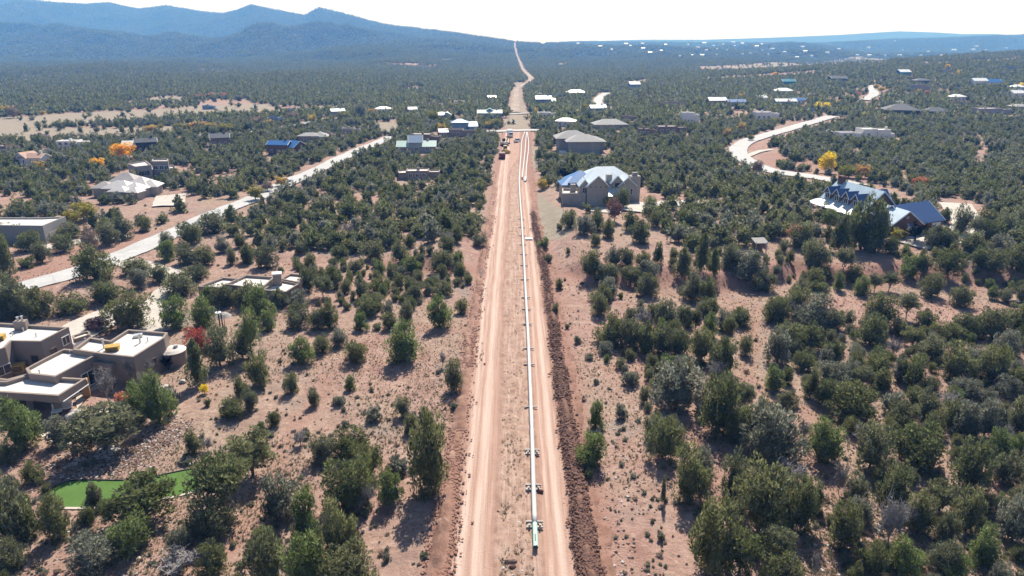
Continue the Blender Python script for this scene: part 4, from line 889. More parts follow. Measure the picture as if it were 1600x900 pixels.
def flat_block(root, poly, z0, h, wall='adobe', roof='membrane', par=.45, th=.35, under=None):
    poly = ccw(poly); n = len(poly); inn = inset(poly, th); z1 = z0 + h; zb = z0 - .6 if under is None else z0 + under
    v = [(x, y, zb) for x, y in poly] + [(x, y, z1) for x, y in poly] + [(x, y, z1) for x, y in inn] + [(x, y, z1 - par - .02) for x, y in inn]
    f = []
    for i in range(n):
        k = (i + 1) % n; f += [(i, k, n + k, n + i), (n + i, n + k, 2 * n + k, 2 * n + i), (2 * n + i, 2 * n + k, 3 * n + k, 3 * n + i)]
    if under is not None: f.append(tuple(range(n - 1, -1, -1)))
    Geo().add(v, f).put('wall', M[wall], root)
    q = inset(poly, th - .02); Geo().add([(x, y, z1 - par) for x, y in q], [tuple(range(n))]).put('roof', M[roof], root)
    return poly
def on_wall(root, a, b, t, z, w, h, kind='window', mat='trim', div=0, out=.03):
    """a window or a door set on the wall that runs from a to b (seen from outside, left to right), z = its lower edge"""
    a, b = np.array(a), np.array(b); e = (b - a) / np.linalg.norm(b - a); nrm = np.array([e[1], -e[0]]); c = a + (b - a) * t; yaw = math.atan2(e[1], e[0])
    fr = .09; g = Geo(); L = lambda u, o: (c[0] + e[0] * u + nrm[0] * o, c[1] + e[1] * u + nrm[1] * o)
    if kind == 'window':
        for u, s in ((-w / 2 + fr / 2, fr), (w / 2 - fr / 2, fr)): g.box((*L(u, out), z + h / 2), (s, .12, h), yaw)
        for zz in (z + fr / 2, z + h - fr / 2): g.box((*L(0, out), zz), (w - 2 * fr, .12, fr), yaw)
        for k in range(div): g.box((*L(-w / 2 + w * (k + 1) / (div + 1), out), z + h / 2), (.06, .1, h - 2 * fr), yaw)
        o = g.put('window', M[mat], root); Geo().box((*L(0, out - .035), z + h / 2), (w - 2 * fr, .03, h - 2 * fr), yaw).put('pane', M['glass'], o)
    elif kind == 'garage_door':
        g.box((*L(0, out), z + h / 2), (w, .06, h), yaw); o = g.put('garage_door', M[mat], root)
        p = Geo()
        for k in range(3): p.box((*L(0, out + .04), z + h * (k + .5) / 3), (w - .12, .05, h / 3 - .08), yaw)
        p.put('panel', M[mat], o)
    else:
        g.box((*L(0, out), z + h / 2), (w, .08, h), yaw).put('door', M[mat], root)
def flue(root, x, y, z0, h, r=.14, mat='metal'):
    g = Geo().tube([(x, y, z0), (x, y, z0 + h)], r, 8); g.tube([(x, y, z0 + h), (x, y, z0 + h + .18)], r * 1.5, 8); g.put('flue', M[mat], root, smooth=False)
def frame_of(cx, cy, yaw):
    ca, sa = math.cos(yaw), math.sin(yaw)
    return lambda u, v: (cx + u * ca - v * sa, cy + u * sa + v * ca)
def gable_body(root, cx, cy, z0, yaw, L, W, eave, ridge, wall, roof, over=.5, wall_parts=True):
    """house body with its ridge along local x"""
    q = frame_of(cx, cy, yaw); z0b = z0 - .6; a, b = L / 2, W / 2
    v = [(*q(-a, -b), z0b), (*q(a, -b), z0b), (*q(a, b), z0b), (*q(-a, b), z0b), (*q(-a, -b), z0 + eave), (*q(a, -b), z0 + eave), (*q(a, b), z0 + eave), (*q(-a, b), z0 + eave), (*q(-a, 0), z0 + ridge - .06), (*q(a, 0), z0 + ridge - .06)]
    Geo().add(v, [(0, 1, 5, 4), (2, 3, 7, 6), (1, 2, 6, 9, 5), (3, 0, 4, 8, 7)]).put('wall', M[wall], root)
    sl = (ridge - eave) / b; t = .16; g = Geo()
    for s in (-1, 1):
        zo = z0 + eave - sl * over; A = a + over
        top = [(*q(-A, s * (b + over)), zo + t), (*q(A, s * (b + over)), zo + t), (*q(A, 0), z0 + ridge + t), (*q(-A, 0), z0 + ridge + t)]
        bot = [(x, y, z - t) for x, y, z in top]; f = [(0, 1, 2, 3), (7, 6, 5, 4), (0, 4, 5, 1), (1, 5, 6, 2), (3, 7, 4, 0)]
        g.add(top + bot, f if s < 0 else [k[::-1] for k in f])
    r = g.put('roof', roof if not isinstance(roof, str) else M[roof], root)
    g = Geo()
    for sx in (-1, 1):
        for s in (-1, 1):
            p0 = np.array([*q(sx * (a + over + .03), s * (b + over)), z0 + eave - sl * over + .06]); p1 = np.array([*q(sx * (a + over + .03), 0), z0 + ridge + .06]); g.tube([p0, p1], .13, 4)
    g.put('rake_trim', M['trim'], root); return q
def hip_body(root, cx, cy, z0, yaw, L, W, eave, ridge, wall, roof, over=.7):
    q = frame_of(cx, cy, yaw); a, b = L / 2, W / 2
    Geo().prism([q(-a, -b), q(a, -b), q(a, b), q(-a, b)], z0 - .6, z0 + eave).put('wall', M[wall], root)
    A, B = a + over, b + over; rl = max(.3, a - b) if L > W else .3; rw = 0 if L > W else max(.0, b - a)
    top = [(*q(-A, -B), z0 + eave), (*q(A, -B), z0 + eave), (*q(A, B), z0 + eave), (*q(-A, B), z0 + eave)]
    if L >= W: rdg = [(*q(-rl, 0), z0 + ridge), (*q(rl, 0), z0 + ridge)]; f = [(0, 1, 5, 4), (1, 2, 5), (2, 3, 4, 5), (3, 0, 4)]
    else: rdg = [(*q(0, -rw), z0 + ridge), (*q(0, rw), z0 + ridge)]; f = [(0, 1, 4), (1, 2, 5, 4), (2, 3, 5), (3, 0, 4, 5)]
    bot = [(x, y, z - .22) for x, y, z in top]
    f += [(0, 6, 7, 1), (1, 7, 8, 2), (2, 8, 9, 3), (3, 9, 6, 0), (9, 8, 7, 6)]
    f = [tuple(reversed(k)) if len(k) == 5 else k for k in f]
    Geo().add(top + rdg + bot, f).put('roof', roof if not isinstance(roof, str) else M[roof], root); return q
def plot(x, y, r, front=5): HOUSE_PLOTS.append((x, y, r * .84, front * .7))
def centre(poly): return np.mean(np.array(poly), 0)
def pxg(px, py): x, y, z = P(px, py); return float(x), float(y), float(z)
def house(px, py, label, name='house', cat='house'):
    x, y, z = pxg(px, py); return empty(name, (x, y, z), label, cat), x, y, z

# --- tan adobe compound, lower left
RA, ax, ay, az = house(150, 605, 'sprawling tan adobe house with white flat roofs and mustard roof coolers, near the putting green', 'adobe_house'); az = float(np.mean(P([60, 150, 230], [600, 620, 580])[2])); RA.location.z = az
for o_ in [(150, 590, 16), (60, 600, 16), (230, 560, 13), (40, 560, 20), (100, 540, 12), (-20, 600, 22)]:
    x, y, z = pxg(o_[0], o_[1]); plot(x, y, o_[2], 3)
def blk(pts, h, par=.45, roof='membrane', under=None, wall='adobe', root=None, z=None):
    return flat_block(RA if root is None else root, roofpoly(pts, h), az if z is None else z, h, wall, roof, par, .35, under)
A1 = [(108, 513.5), (64, 535), (18, 533.5), (8, 543), (-30, 556), (-70, 545), (-40, 500), (0, 505)]
A2 = [(200, 515), (262, 518.5), (256, 527), (208, 556), (159, 551), (113, 545.5), (140, 528), (172, 530)]
A3 = [(100, 545), (157.5, 548.5), (86, 588), (45, 585), (40, 577), (71, 561)]
A4 = [(139, 565), (174, 567.5), (189, 558.5), (160, 553)]
A5 = [(-50, 610), (91, 617), (134, 590.5), (97, 588.5), (86, 589.5), (45, 586), (12, 596), (-50, 594)]
pA1 = blk(A1, 5.3); pA2 = blk(A2, 4.6); pA3 = blk(A3, 4.2)
pA4 = blk(A4, 3.5, .4, under=2.5); pA5 = blk(A5, 3.6, .5, under=2.6)
def pillar(px, py, h, s=.7, mat='adobe', root=None, z=None):
    x, y = [float(v) for v in P(px, py, h)[:2]]; Geo().box((x, y, 0), (s, s, h + .6), .5, (az if z is None else z) - .6).put('pillar', M[mat], RA if root is None else root)
for a in ((86, 614, 2.6, .9), (3, 610.5, 2.6, .7), (42, 611, 2.6, .7)): pillar(*a)
pillar(130, 592, 2.6, .9, 'timber'); pillar(175, 569, 2.55, .8); pillar(186, 560, 2.5, .6)
# court wall at the left
q = roofpoly([(-40, 588), (12, 595), (47, 586), (45, 584.5), (12, 592.5), (-40, 585)], 3.4); Geo().prism(q, az - .6, az + 3.4).put('court_wall', M['adobe'], RA)
# chimney and flues, roof coolers
x, y = [float(v) for v in P(34, 511, 5.3)[:2]]; Geo().box((x, y, 0), (1.6, 1.1, 1.35), .25, az + 4.9).put('chimney', M['adobe'], RA); flue(RA, x - .3, y, az + 6.2, .5); flue(RA, x + .35, y, az + 6.2, .65)
def cooler(px, py, h, w=1.7, root=RA, z=None):
    x, y = [float(v) for v in P(px, py, h)[:2]]; zz = (az if z is None else z) + h - .44
    o = empty('roof_cooler', (x, y, zz), '', 'roof cooler', 'mustard roof coolers')
    g = Geo(); g.box((x, y, 0), (w, 1.2, 1.0), .35, zz + .06).put('cabinet', M['mustard'], o)
    g = Geo()
    for k in range(4): g.box((x + .62 * math.sin(.35), y - .62 * math.cos(.35), 0), (w * .8, .05, .12), .35, zz + .2 + .2 * k)
    g.put('louver', M['dark'], o); Geo().box((x, y, 0), (w + .1, 1.3, .08), .35, zz + 1.065).put('lid', M['mustard'], o); return o
cooler(176, 545, 4.2)['label'] = 'mustard metal roof cooler on the rear white roof beside the round tank'
cooler(0, 530, 4.9, 1.3)['label'] = 'mustard roof cooler at the left photo edge on the highest roof'
x, y, z = pxg(27, 585); o_ = cooler(27, 577, 1.6, 2.0); o_['label'] = 'mustard metal cooler box standing in the shaded court'; o_.location.z = az + 1.2
Geo().box((x, y, 0), (5, 4, 1.7), .3, az - .5).put('court_base', M['adobe'], RA)
for px, py, hh, h2 in ((119, 549, 3.85, 1.1), (162, 541, 4.2, 1.3), (219, 534, 4.2, 1.2), (37, 518, 4.9, .5), (57, 527, 4.9, .4), (20, 524, 4.9, .3), (110, 551, 3.8, .35), (62, 583, 3.8, .3), (231, 532, 4.2, .5), (134, 534, 4.2, .35)):
    x, y = [float(v) for v in P(px, py, hh)[:2]]; flue(RA, x, y, az + hh - .05, h2, .09 if h2 < 1 else .13, 'metal')
x, y = [float(v) for v in P(216, 526, 4.2)[:2]]; Geo().box((x, y, 0), (1.2, .9, .4), .4, az + 4.17).put('skylight', M['metal'], RA)
def edge(poly, i): return poly[i], poly[(i + 1) % len(poly)]
def facing(poly, pa, pb, h):
    """the two wall ends nearest to two roof pixels, left to right as seen from outside"""
    A = [np.array([float(v) for v in P(*p, h)[:2]]) for p in (pa, pb)]; return [min(poly, key=lambda q: np.hypot(*(np.array(q) - a))) for a in A]
e1 = facing(pA1, (64, 535), (108, 513.5), 5.3); on_wall(RA, *e1, .33, az + 2.5, 1.1, 1.0, mat='adobe_dark'); on_wall(RA, *e1, .80, az + 2.9, 1.5, 1.4, mat='trim', div=1)
e1 = facing(pA1, (18, 533.5), (64, 535), 5.3); on_wall(RA, *e1, .66, az + 1.9, 1.2, 1.2, mat='adobe_dark')
e1 = facing(pA1, (-30, 556), (8, 543), 5.3); on_wall(RA, *e1, .72, az + 1.5, 2.0, 1.4, mat='trim', div=1)
e2 = facing(pA2, (208, 556), (256, 527), 4.6); on_wall(RA, *e2, .42, az + 1.2, 1.2, 1.5, mat='adobe_dark'); on_wall(RA, *e2, .54, az + 1.2, 1.2, 1.5, mat='adobe_dark', div=1)
e3 = facing(pA3, (86, 588), (157.5, 548.5), 4.2); on_wall(RA, *e3, .62, az + .4, 2.2, 2.2, mat='trim', div=1); on_wall(RA, *e3, .80, az + .2, 1.2, 2.2, 'door', 'dark'); on_wall(RA, *e3, .30, az + .2, 2.4, 2.1, mat='trim', div=2)
e4 = facing(pA3, (45, 585), (86, 588), 4.2); on_wall(RA, *e4, .5, az + .2, 2.0, 2.1, mat='trim', div=1)
# porch beam and gutters
p, q_ = facing(pA5, (91, 617), (134, 590.5), 3.6); Geo().tube([(p[0] + .4, p[1], az + 2.75), (q_[0] + .2, q_[1], az + 2.75)], .09, 6).put('gutter', M['metal'], RA)
# small gatehouse behind
q = roofpoly([(113, 527), (137, 520), (142, 522), (140, 526), (116, 533)], 3.0); flat_block(RA, q, az, 3.0, 'adobe', 'membrane', .3, .25)
e5 = facing(q, (116, 533), (140, 526), 3.0); on_wall(RA, *e5, .45, az + .2, 2.2, 2.2, 'garage_door', 'trim')
# round tank at the far corner
x, y, z = pxg(274, 567); TK = empty('water_tank', (x, y, z), 'round tan water tank with a pale domed lid at the house corner', 'water tank')
Geo().tube([(x, y, z - .5), (x, y, z + 2.1)], 1.75, 28).put('drum', M['adobe'], TK); g = Geo().tube([(x, y, z + 2.11), (x, y, z + 2.4), (x, y, z + 2.65)], [1.85, 1.3, .4], 28); g.put('lid', M['gravel_roof'], TK)
Geo().tube([(x + .5, y, z + 2.4), (x + .5, y, z + 2.95)], .3, 10).put('hatch', M['metal'], TK)
# --- chimneyed flat house among trees
RB, bx, by, bz = house(400, 480, 'low tan flat-roofed house with a square chimney, half hidden by junipers', 'adobe_house')
for a in ((345, 460, 9), (390, 462, 11), (445, 462, 10), (420, 448, 9)): x, y, z = pxg(a[0], a[1]); plot(x, y, a[2], 2)
pB1 = blk([(309.5, 451), (349, 434.5), (376, 436.5), (352, 452.5)], 2.5, .45, root=RB, z=bz); pB2 = blk([(352, 446.5), (385, 430.8), (430, 434), (408, 451)], 3.0, .5, root=RB, z=bz)
pB3 = blk([(407.5, 453), (437, 438.5), (468, 443), (447, 456.5)], 2.6, .4, root=RB, z=bz); pB4 = blk([(437.5, 437), (454, 428.8), (478, 430.5), (467.5, 441.5)], 2.8, .45, root=RB, z=bz)
x, y = [float(v) for v in P(434, 440, 3.0)[:2]]; Geo().box((x, y, 0), (1.5, 1.3, 2.2), .3, bz + 2.2).put('chimney', M['adobe'], RB); Geo().box((x, y, 0), (1.75, 1.55, .2), .3, bz + 4.4).put('chimney_cap', M['trim'], RB)
e1 = facing(pB2, (352, 446.5), (408, 451), 3.0); on_wall(RB, *e1, .5, bz + .7, 2, 1.4, mat='adobe_dark', div=1); e1 = facing(pB3, (447, 456.5), (468, 443), 2.6); on_wall(RB, *e1, .5, bz + .7, 1.4, 1.2, mat='trim', div=1)
for a in ((372, 441, 2.6), (408, 444, 2.6)): x, y = [float(v) for v in P(*a)[:2]]; flue(RB, x, y, bz + a[2] - .05, .5, .1)
# --- flat garage house at the left edge
RC, cx_, cy_, cz = house(70, 375, 'grey-brown flat-roofed house with a pale garage door at the left edge of the photo', 'adobe_house')
for a in ((60, 362, 12), (10, 362, 14), (85, 362, 9)): x, y, z = pxg(a[0], a[1]); plot(x, y, a[2], 4)
pC = blk([(-40, 337.5), (67, 338.5), (102, 337), (66.5, 352.5), (-40, 351)], 4.6, .4, root=RC, z=cz, wall='grey_wall')
e1 = facing(pC, (66.5, 352.5), (102, 337), 4.6); on_wall(RC, *e1, .36, cz + .1, 3.6, 2.3, 'garage_door', 'garage_tan'); on_wall(RC, *e1, .82, cz + .2, 1.3, 2.2, 'door', 'dark')
e1 = facing(pC, (-40, 351), (66.5, 352.5), 4.6); on_wall(RC, *e1, .88, cz + 1.2, 1.2, .8, mat='trim', div=1)
# --- tiled house with many pale slopes
RD, dx_, dy_, dz_ = house(195, 308, 'large house of many low tiled hips with blazing white roof slopes', 'tiled_house')
plot(dx_, dy_ + 5, 12, 3); plot(dx_ - 6, dy_ + 3, 8, 3); plot(dx_ + 6, dy_, 8, 3)
M['tile_pale'] = simple('tile_painted_sunlit', (.58, .54, .51), .6, .10, .9, spec=.45)  # lighter copy of the roof tile, sunlight put into its colour
s_d = pm(dy_)
for (u, v, L, W, ev, rd, yw) in ((-4, 9, 15, 12, 3.6, 6.6, .05), (4, 6, 11, 10, 3.3, 5.8, -.1), (-9, 3, 9, 8, 3.0, 4.8, .1), (-2, 2, 13, 9, 3.1, 5.3, -.05), (5, 0, 9, 8, 3.0, 4.9, -.2), (8, 5, 8, 8, 3.1, 5.0, .1), (1, -3, 8, 6, 2.9, 4.4, -.1), (7, -4, 6, 5, 2.8, 4.1, -.15)):
    u, v, L, W, ev, rd = u * .8, v * .95, L * .62, W * .62, ev * .95, ev * .95 + (rd - ev) * .95
    hip_body(RD, dx_ + u, dy_ + v, dz_, yw, L, W, ev, rd, 'adobe_light', 'tile_grey' if u < -2 else 'tile_pale', .6)
on_wall(RD, (dx_ - 10, dy_ + .35), (dx_ - 4.6, dy_ + .6), .45, dz_ + 1, 1.6, 1.1, mat='trim', div=1)
on_wall(RD, (dx_ - 1.7, dy_ - 4.5), (dx_ + 3.2, dy_ - 5.0), .4, dz_ + .9, 1.6, 1.2, mat='trim', div=1)
# --- lavender two-storey adobe
RE, ex, ey, ez = house(238, 272, 'lavender two-storey adobe house with stepped flat roofs', 'adobe_house'); plot(ex, ey + 6, 15, 5); plot(ex + 8, ey + 3, 10, 5); plot(ex - 7, ey + 3, 9, 5)
pE1 = blk([(199, 254.5), (211, 259.5), (236, 256.5), (228, 250.5)], 6.0, .4, root=RE, z=ez, wall='adobe_pink', roof='gravel_roof')
pE2 = blk([(236.5, 251), (262, 250), (262.5, 247), (238, 247.8)], 6.9, .4, root=RE, z=ez, wall='adobe_pink', roof='gravel_roof'); pE3 = blk([(247.5, 262), (274, 261.5), (275, 259), (253, 258)], 3.4, .35, root=RE, z=ez, wall='adobe_pink', roof='gravel_roof')
pE4 = blk([(236.2, 264.5), (247.2, 263.8), (250, 259.2), (238, 259.8)], 3.2, .35, root=RE, z=ez, wall='adobe_pink', roof='gravel_roof')
e1 = facing(pE1, (211, 259.5), (236, 256.5), 6.0)
for t in (.22, .42, .55, .72): on_wall(RE, *e1, t, ez + 2.6, 1.1, 1.6, mat='adobe_pink')
e1 = facing(pE2, (236.5, 251), (262, 250), 6.9)
for t in (.2, .56, .86): on_wall(RE, *e1, t, ez + 3.9, 1.6, 1.4, mat='trim', div=1)
# --- gabled beige house with blue metal roofs beside the track
RJ, jx, jy, jz = house(935, 318, 'large beige gabled house with pale blue metal roofs beside the dirt track', 'gabled_house')
sj = pm(jy)
SM1 = seam_metal('pale_blue_standing_seam', (.50, .57, .62), .1); SM2 = seam_metal('blue_standing_seam', (.05, .17, .40), .1)  # the pale blue is lightened, roof glare put into its colour
for a in ((930, 308, 13), (965, 300, 13), (900, 312, 8), (950, 318, 8)): x, y, z = pxg(a[0], a[1]); plot(x, y, a[2], 4)
def J(px, py): x, y, z = P(px, py); return float(x), float(y)
gx_, gy_ = J(932, 322); fw = 33 / sj
Qj = gable_body(RJ, gx_, gy_ + 4.6, jz, math.pi / 2 + .05, 9.0, fw, 5.8, 8.6, 'adobe_light', SM1, .45)
f0, f1 = Qj(-4.5, fw / 2), Qj(-4.5, -fw / 2)
for t in (.30, .76): on_wall(RJ, f0, f1, t, jz + .1, 2.5, 2.3, 'garage_door', 'garage_tan')
for t in (.16, .40, .62, .86): on_wall(RJ, f0, f1, t, jz + 5.2, .5, .55, mat='adobe_light')
lx0, ly0 = J(878, 321); lx1, ly1 = J(915, 323)
pJ = flat_block(RJ, [(lx0, ly0), (gx_ - fw / 2 - .05, gy_ + .25), (gx_ - fw / 2 - .05, gy_ + 7.5), (lx0 + .5, ly0 + 8.0)], jz, 3.7, 'adobe_light', 'gravel_roof', .7, .4)
on_wall(RJ, (lx0, ly0), (lx1, ly1), .26, jz + .1, .95, 2.2, 'door', 'grey_wall')
Geo().box((lx0 + 3.5, ly0 + 5.5, 0), (1.5, 1.3, 2.4), 0, jz + 2.9).put('terrace_chimney', M['adobe_light'], RJ)
# small dormer tower over the terrace
Qd = gable_body(RJ, gx_ - fw / 2 - .4, gy_ + 3.6, jz, math.pi / 2 + .05, 4.4, 2.9, 5.6, 7.3, 'adobe_light', SM1, .3); on_wall(RJ, Qd(-2.2, 1.45), Qd(-2.2, -1.45), .5, jz + 3.6, 1.5, 1.5, mat='trim', div=1)
mx, my = gx_ + 4.0, gy_ + 14.5
Qm = hip_body(RJ, mx, my, jz, .14, 16.5, 11, 5.2, 9.0, 'adobe_light', SM1, .7)
hip_body(RJ, mx - 7.5, my - .5, jz, .1, 8, 8, 5.0, 7.9, 'adobe_light', SM2, .6); hip_body(RJ, mx - 10.5, my - 2.2, jz, .1, 6, 6, 4.4, 6.4, 'adobe_light', SM2, .5)
Qg = gable_body(RJ, mx + 2.2, my - 6.0, jz, math.pi / 2 + .14, 5, 3.8, 5.6, 7.6, 'adobe_light', SM1, .35); on_wall(RJ, Qg(-2.5, 1.9), Qg(-2.5, -1.9), .5, jz + 3.3, 1.5, 2.3, mat='adobe_dark', div=1); on_wall(RJ, Qg(-2.5, 1.9), Qg(-2.5, -1.9), .5, jz + .2, 1.8, 2.3, 'door', 'dark')
Qh = gable_body(RJ, mx + 5.3, my - 5.6, jz, math.pi / 2 + .14, 5, 5.2, 4.8, 7.0, 'adobe_light', SM1, .35)
for t in (.25, .5, .75): on_wall(RJ, Qh(-2.5, 2.6), Qh(-2.5, -2.6), t, jz + 1.9, .8, 2.0, mat='trim')
x, y = Qm(-.6, -6.4); Geo().box((x, y, 0), (1.6, 1.4, 8.2), .14, jz - .5).put('chimney', M['adobe_light'], RJ); x, y = Qm(7.0, -7.2); Geo().box((x, y, 0), (3.0, 2.6, 7.8), .14, jz - .5).put('tower', M['adobe_light'], RJ); Geo().box((x, y, 0), (1.4, 1.2, 1.0), .14, jz + 7.3).put('chimney', M['adobe_light'], RJ)
px_, py_ = gx_ + fw / 2 + 2.4, gy_ + 4.5
Geo().add([(px_ - 2.3, py_ - 2.6, jz + 2.5), (px_ + 2.3, py_ - 2.6, jz + 2.5), (px_ + 2.3, py_ + 2.6, jz + 4.6), (px_ - 2.3, py_ + 2.6, jz + 4.6), (px_ - 2.3, py_ - 2.6, jz + 2.35), (px_ + 2.3, py_ - 2.6, jz + 2.35), (px_ + 2.3, py_ + 2.6, jz + 4.45), (px_ - 2.3, py_ + 2.6, jz + 4.45)], [(0, 1, 2, 3), (7, 6, 5, 4), (0, 4, 5, 1), (1, 5, 6, 2), (2, 6, 7, 3), (3, 7, 4, 0)]).put('porch_roof', SM1, RJ)
for u in (-2.1, 0, 2.1): Geo().box((px_ + u, py_ - 2.4, 0), (.25, .25, 3.0), 0, jz - .6).put('post', M['trim'], RJ)
# --- brick house with four dormers, right
RK, kx, ky, kz = house(1335, 348, 'brick house with pale blue metal roof and a row of four dormers', 'dormer_house')
def at_h(px, py, h):
    x, y, z = P(px, py, h); return np.array([float(x), float(y)])
M['brick_wall'] = simple('brown_brick', (.16, .085, .06), .9, .12, 3)
h0 = 8.6; a = at_h(1312, 283, h0); b = at_h(1381, 298.5, h0); u = (b - a) / np.linalg.norm(b - a); Lk = np.linalg.norm(b - a); yk = math.atan2(u[1], u[0])
SMK = seam_metal('grey_blue_standing_seam', (.36, .46, .54), yk); SMD = seam_metal('shade_painted_standing_seam', (.045, .085, .20), yk + math.pi / 2); SMP = seam_metal('white_standing_seam', (.62, .64, .66), yk)  # navy copy: the same metal roof with shade put into its colour
ck = (a + b) / 2; kz = float(Z(*ck)); RK.location.z = kz
for t in (-6, 0, 6): plot(*(ck + u * t), 9, 4)
Wk = 9.0; Qk = gable_body(RK, *ck, kz, yk, Lk, Wk, 4.4, h0, 'brick_wall', SMK, .45)
sgn = -1 if Qk(0, -1)[0] < Qk(0, 1)[0] else 1     # the side towards the track, with the dormers
def qk(s, v): return Qk(s, v * sgn)
# dormers: body, roof and window each
for i, s in enumerate(np.linspace(-Lk * .36, Lk * .30, 4)):
    c = qk(s, Wk / 2 - .9); yw = math.atan2(*(np.array(qk(s, 0)) - np.array(qk(s, 5)))[::-1])
    Qd = frame_of(*c, yw)      # +x runs into the roof
    L_, W_, e_, r_ = 3.6, 2.3, 6.1, 7.5
    v = [(*Qd(-1.2, -W_ / 2), kz + 4.0), (*Qd(-1.2, W_ / 2), kz + 4.0), (*Qd(-1.2, W_ / 2), kz + e_), (*Qd(-1.2, 0), kz + r_), (*Qd(-1.2, -W_ / 2), kz + e_), (*Qd(2.6, -W_ / 2), kz + 4.0), (*Qd(2.6, W_ / 2), kz + 4.0), (*Qd(2.6, W_ / 2), kz + e_), (*Qd(2.6, 0), kz + r_), (*Qd(2.6, -W_ / 2), kz + e_)]
    dm = Geo().add(v, [(1, 0, 4, 3, 2), (0, 5, 9, 4), (6, 1, 2, 7)]).put('dormer', M['brick_wall'], RK)
    g = Geo()
    for sd2 in (-1, 1):
        top = [(*Qd(-1.6, sd2 * (W_ / 2 + .3)), kz + e_ - .3), (*Qd(-1.6, 0), kz + r_ + .08), (*Qd(3.1, 0), kz + r_ + .08), (*Qd(3.1, sd2 * (W_ / 2 + .3)), kz + e_ - .3)]
        g.add(top + [(x, y, z - .12) for x, y, z in top], [(0, 1, 2, 3), (7, 6, 5, 4), (0, 4, 5, 1), (3, 2, 6, 7), (0, 3, 7, 4)])
    g.put('dormer_roof', SMD, dm); g = Geo()
    for sd2 in (-1, 1): g.tube([(*Qd(-1.65, sd2 * (W_ / 2 + .3)), kz + e_ - .3), (*Qd(-1.65, 0), kz + r_ + .06)], .1, 4)
    g.put('dormer_trim', M['trim'], dm)
    a2, b2 = Qd(-1.2, -W_ / 2), Qd(-1.2, W_ / 2)
    if np.cross(np.array(b2) - a2, np.array(Qd(-3, 0)) - a2) > 0: a2, b2 = b2, a2
    on_wall(RK, a2, b2, .5, kz + 4.45, 1.5, 1.5, mat='trim', div=1, out=.05)
# chimney
x, y = qk(-Lk / 2 + 1.2, .4); Geo().box((x, y, 0), (1.6, 1.2, 3.4), yk, kz + 6.6).put('chimney', M['brick_wall'], RK)
# wrap-round porch roof with posts
pp = [qk(-Lk / 2 - 2.6, Wk / 2 + .3), qk(-Lk / 2 - 1.9, Wk / 2 + 2.4), qk(-Lk / 2, Wk / 2 + 3.4), qk(Lk / 2 - 1, Wk / 2 + 3.4), qk(Lk / 2 + .2, Wk / 2 + .02), qk(-Lk / 2 - .2, Wk / 2 + .02)]
zz = [3.3, 3.05, 2.9, 2.9, 4.1, 4.1]; v = [(x, y, kz + z) for (x, y), z in zip(pp, zz)]; v += [(x, y, z - .15) for x, y, z in v]
fs = [(0, 1, 5), (1, 2, 5), (2, 3, 4, 5)]; f = [k if np.cross(np.array(v[k[1]])[:2] - np.array(v[k[0]])[:2], np.array(v[k[2]])[:2] - np.array(v[k[0]])[:2]) > 0 else k[::-1] for k in fs]
f += [tuple(i + 6 for i in k[::-1]) for k in f] + [(i, (i + 1) % 6, 6 + (i + 1) % 6, 6 + i) for i in range(6)]
Geo().add(v, f).put('porch_roof', SMP, RK)
for s, w_ in ((-Lk / 2 - 1.7, 2.2), (-Lk / 2 + .3, 3.1), (-Lk / 4, 3.1), (0, 3.1), (Lk / 4, 3.1), (Lk / 2 - 1.2, 3.1)): x, y = qk(s, Wk / 2 + w_); Geo().box((x, y, 0), (.22, .22, 3.4), yk, kz - .6).put('post', M['trim'], RK)
fa, fb = qk(-Lk / 2, Wk / 2), qk(Lk / 2, Wk / 2)
if np.cross(np.array(fb) - fa, np.array(qk(0, 20)) - fa) > 0: fa, fb = fb, fa
for t in (.2, .45, .7): on_wall(RK, fa, fb, t, kz + 1, 1.2, 1.5, mat='trim', div=1)
# middle wing: low roof joining the garage wings
a = at_h(1388.5, 319.5, 6.0); b = at_h(1421, 327.5, 6.0); uk = (b - a) / np.linalg.norm(b - a); yw2 = math.atan2(uk[1], uk[0]); Lg = np.linalg.norm(b - a); cg = (a + b) / 2
plot(*cg, 9, 3); Q2 = gable_body(RK, *cg, kz, yw2, Lg, 8.2, 3.0, 6.0, 'brick_wall', SMK, .4)
ea, eb = Q2(Lg / 2, -4.1), Q2(Lg / 2, 4.1); on_wall(RK, ea, eb, .72, kz + .1, 2.8, 2.3, 'garage_door', 'garage'); on_wall(RK, ea, eb, .5, kz + 4.3, .6, .5, mat='trim')
a = at_h(1400, 319, 6.4); b = at_h(1446, 313.5, 6.4); c3 = (a + b) / 2; y3 = math.atan2(*(b - a)[::-1]); L3 = np.linalg.norm(b - a); plot(*c3, 10, 3); plot(*(c3 + np.array([6, 0])), 9, 3)
Q3 = gable_body(RK, *c3, kz, y3, L3 + 1.5, 9.6, 2.9, 6.4, 'brick_wall', SMD, .4); ea, eb = Q3(-L3 / 2 - .7, -4.8), Q3(L3 / 2 + .7, -4.8); on_wall(RK, ea, eb, .82, kz + .1, 3.0, 2.3, 'garage_door', 'garage')
x, y = Q3(-L3 / 2 - 3.5, .5); gable_body(RK, x, y, kz, y3, 7, 7, 3.2, 5.2, 'brick_wall', SMD, .3)
x, y = qk(0, -Wk / 2 - 1.5); gable_body(RK, x, y, kz, yk + math.pi / 2, 4, 5, 4.4, 7.2, 'brick_wall', SMD, .3)
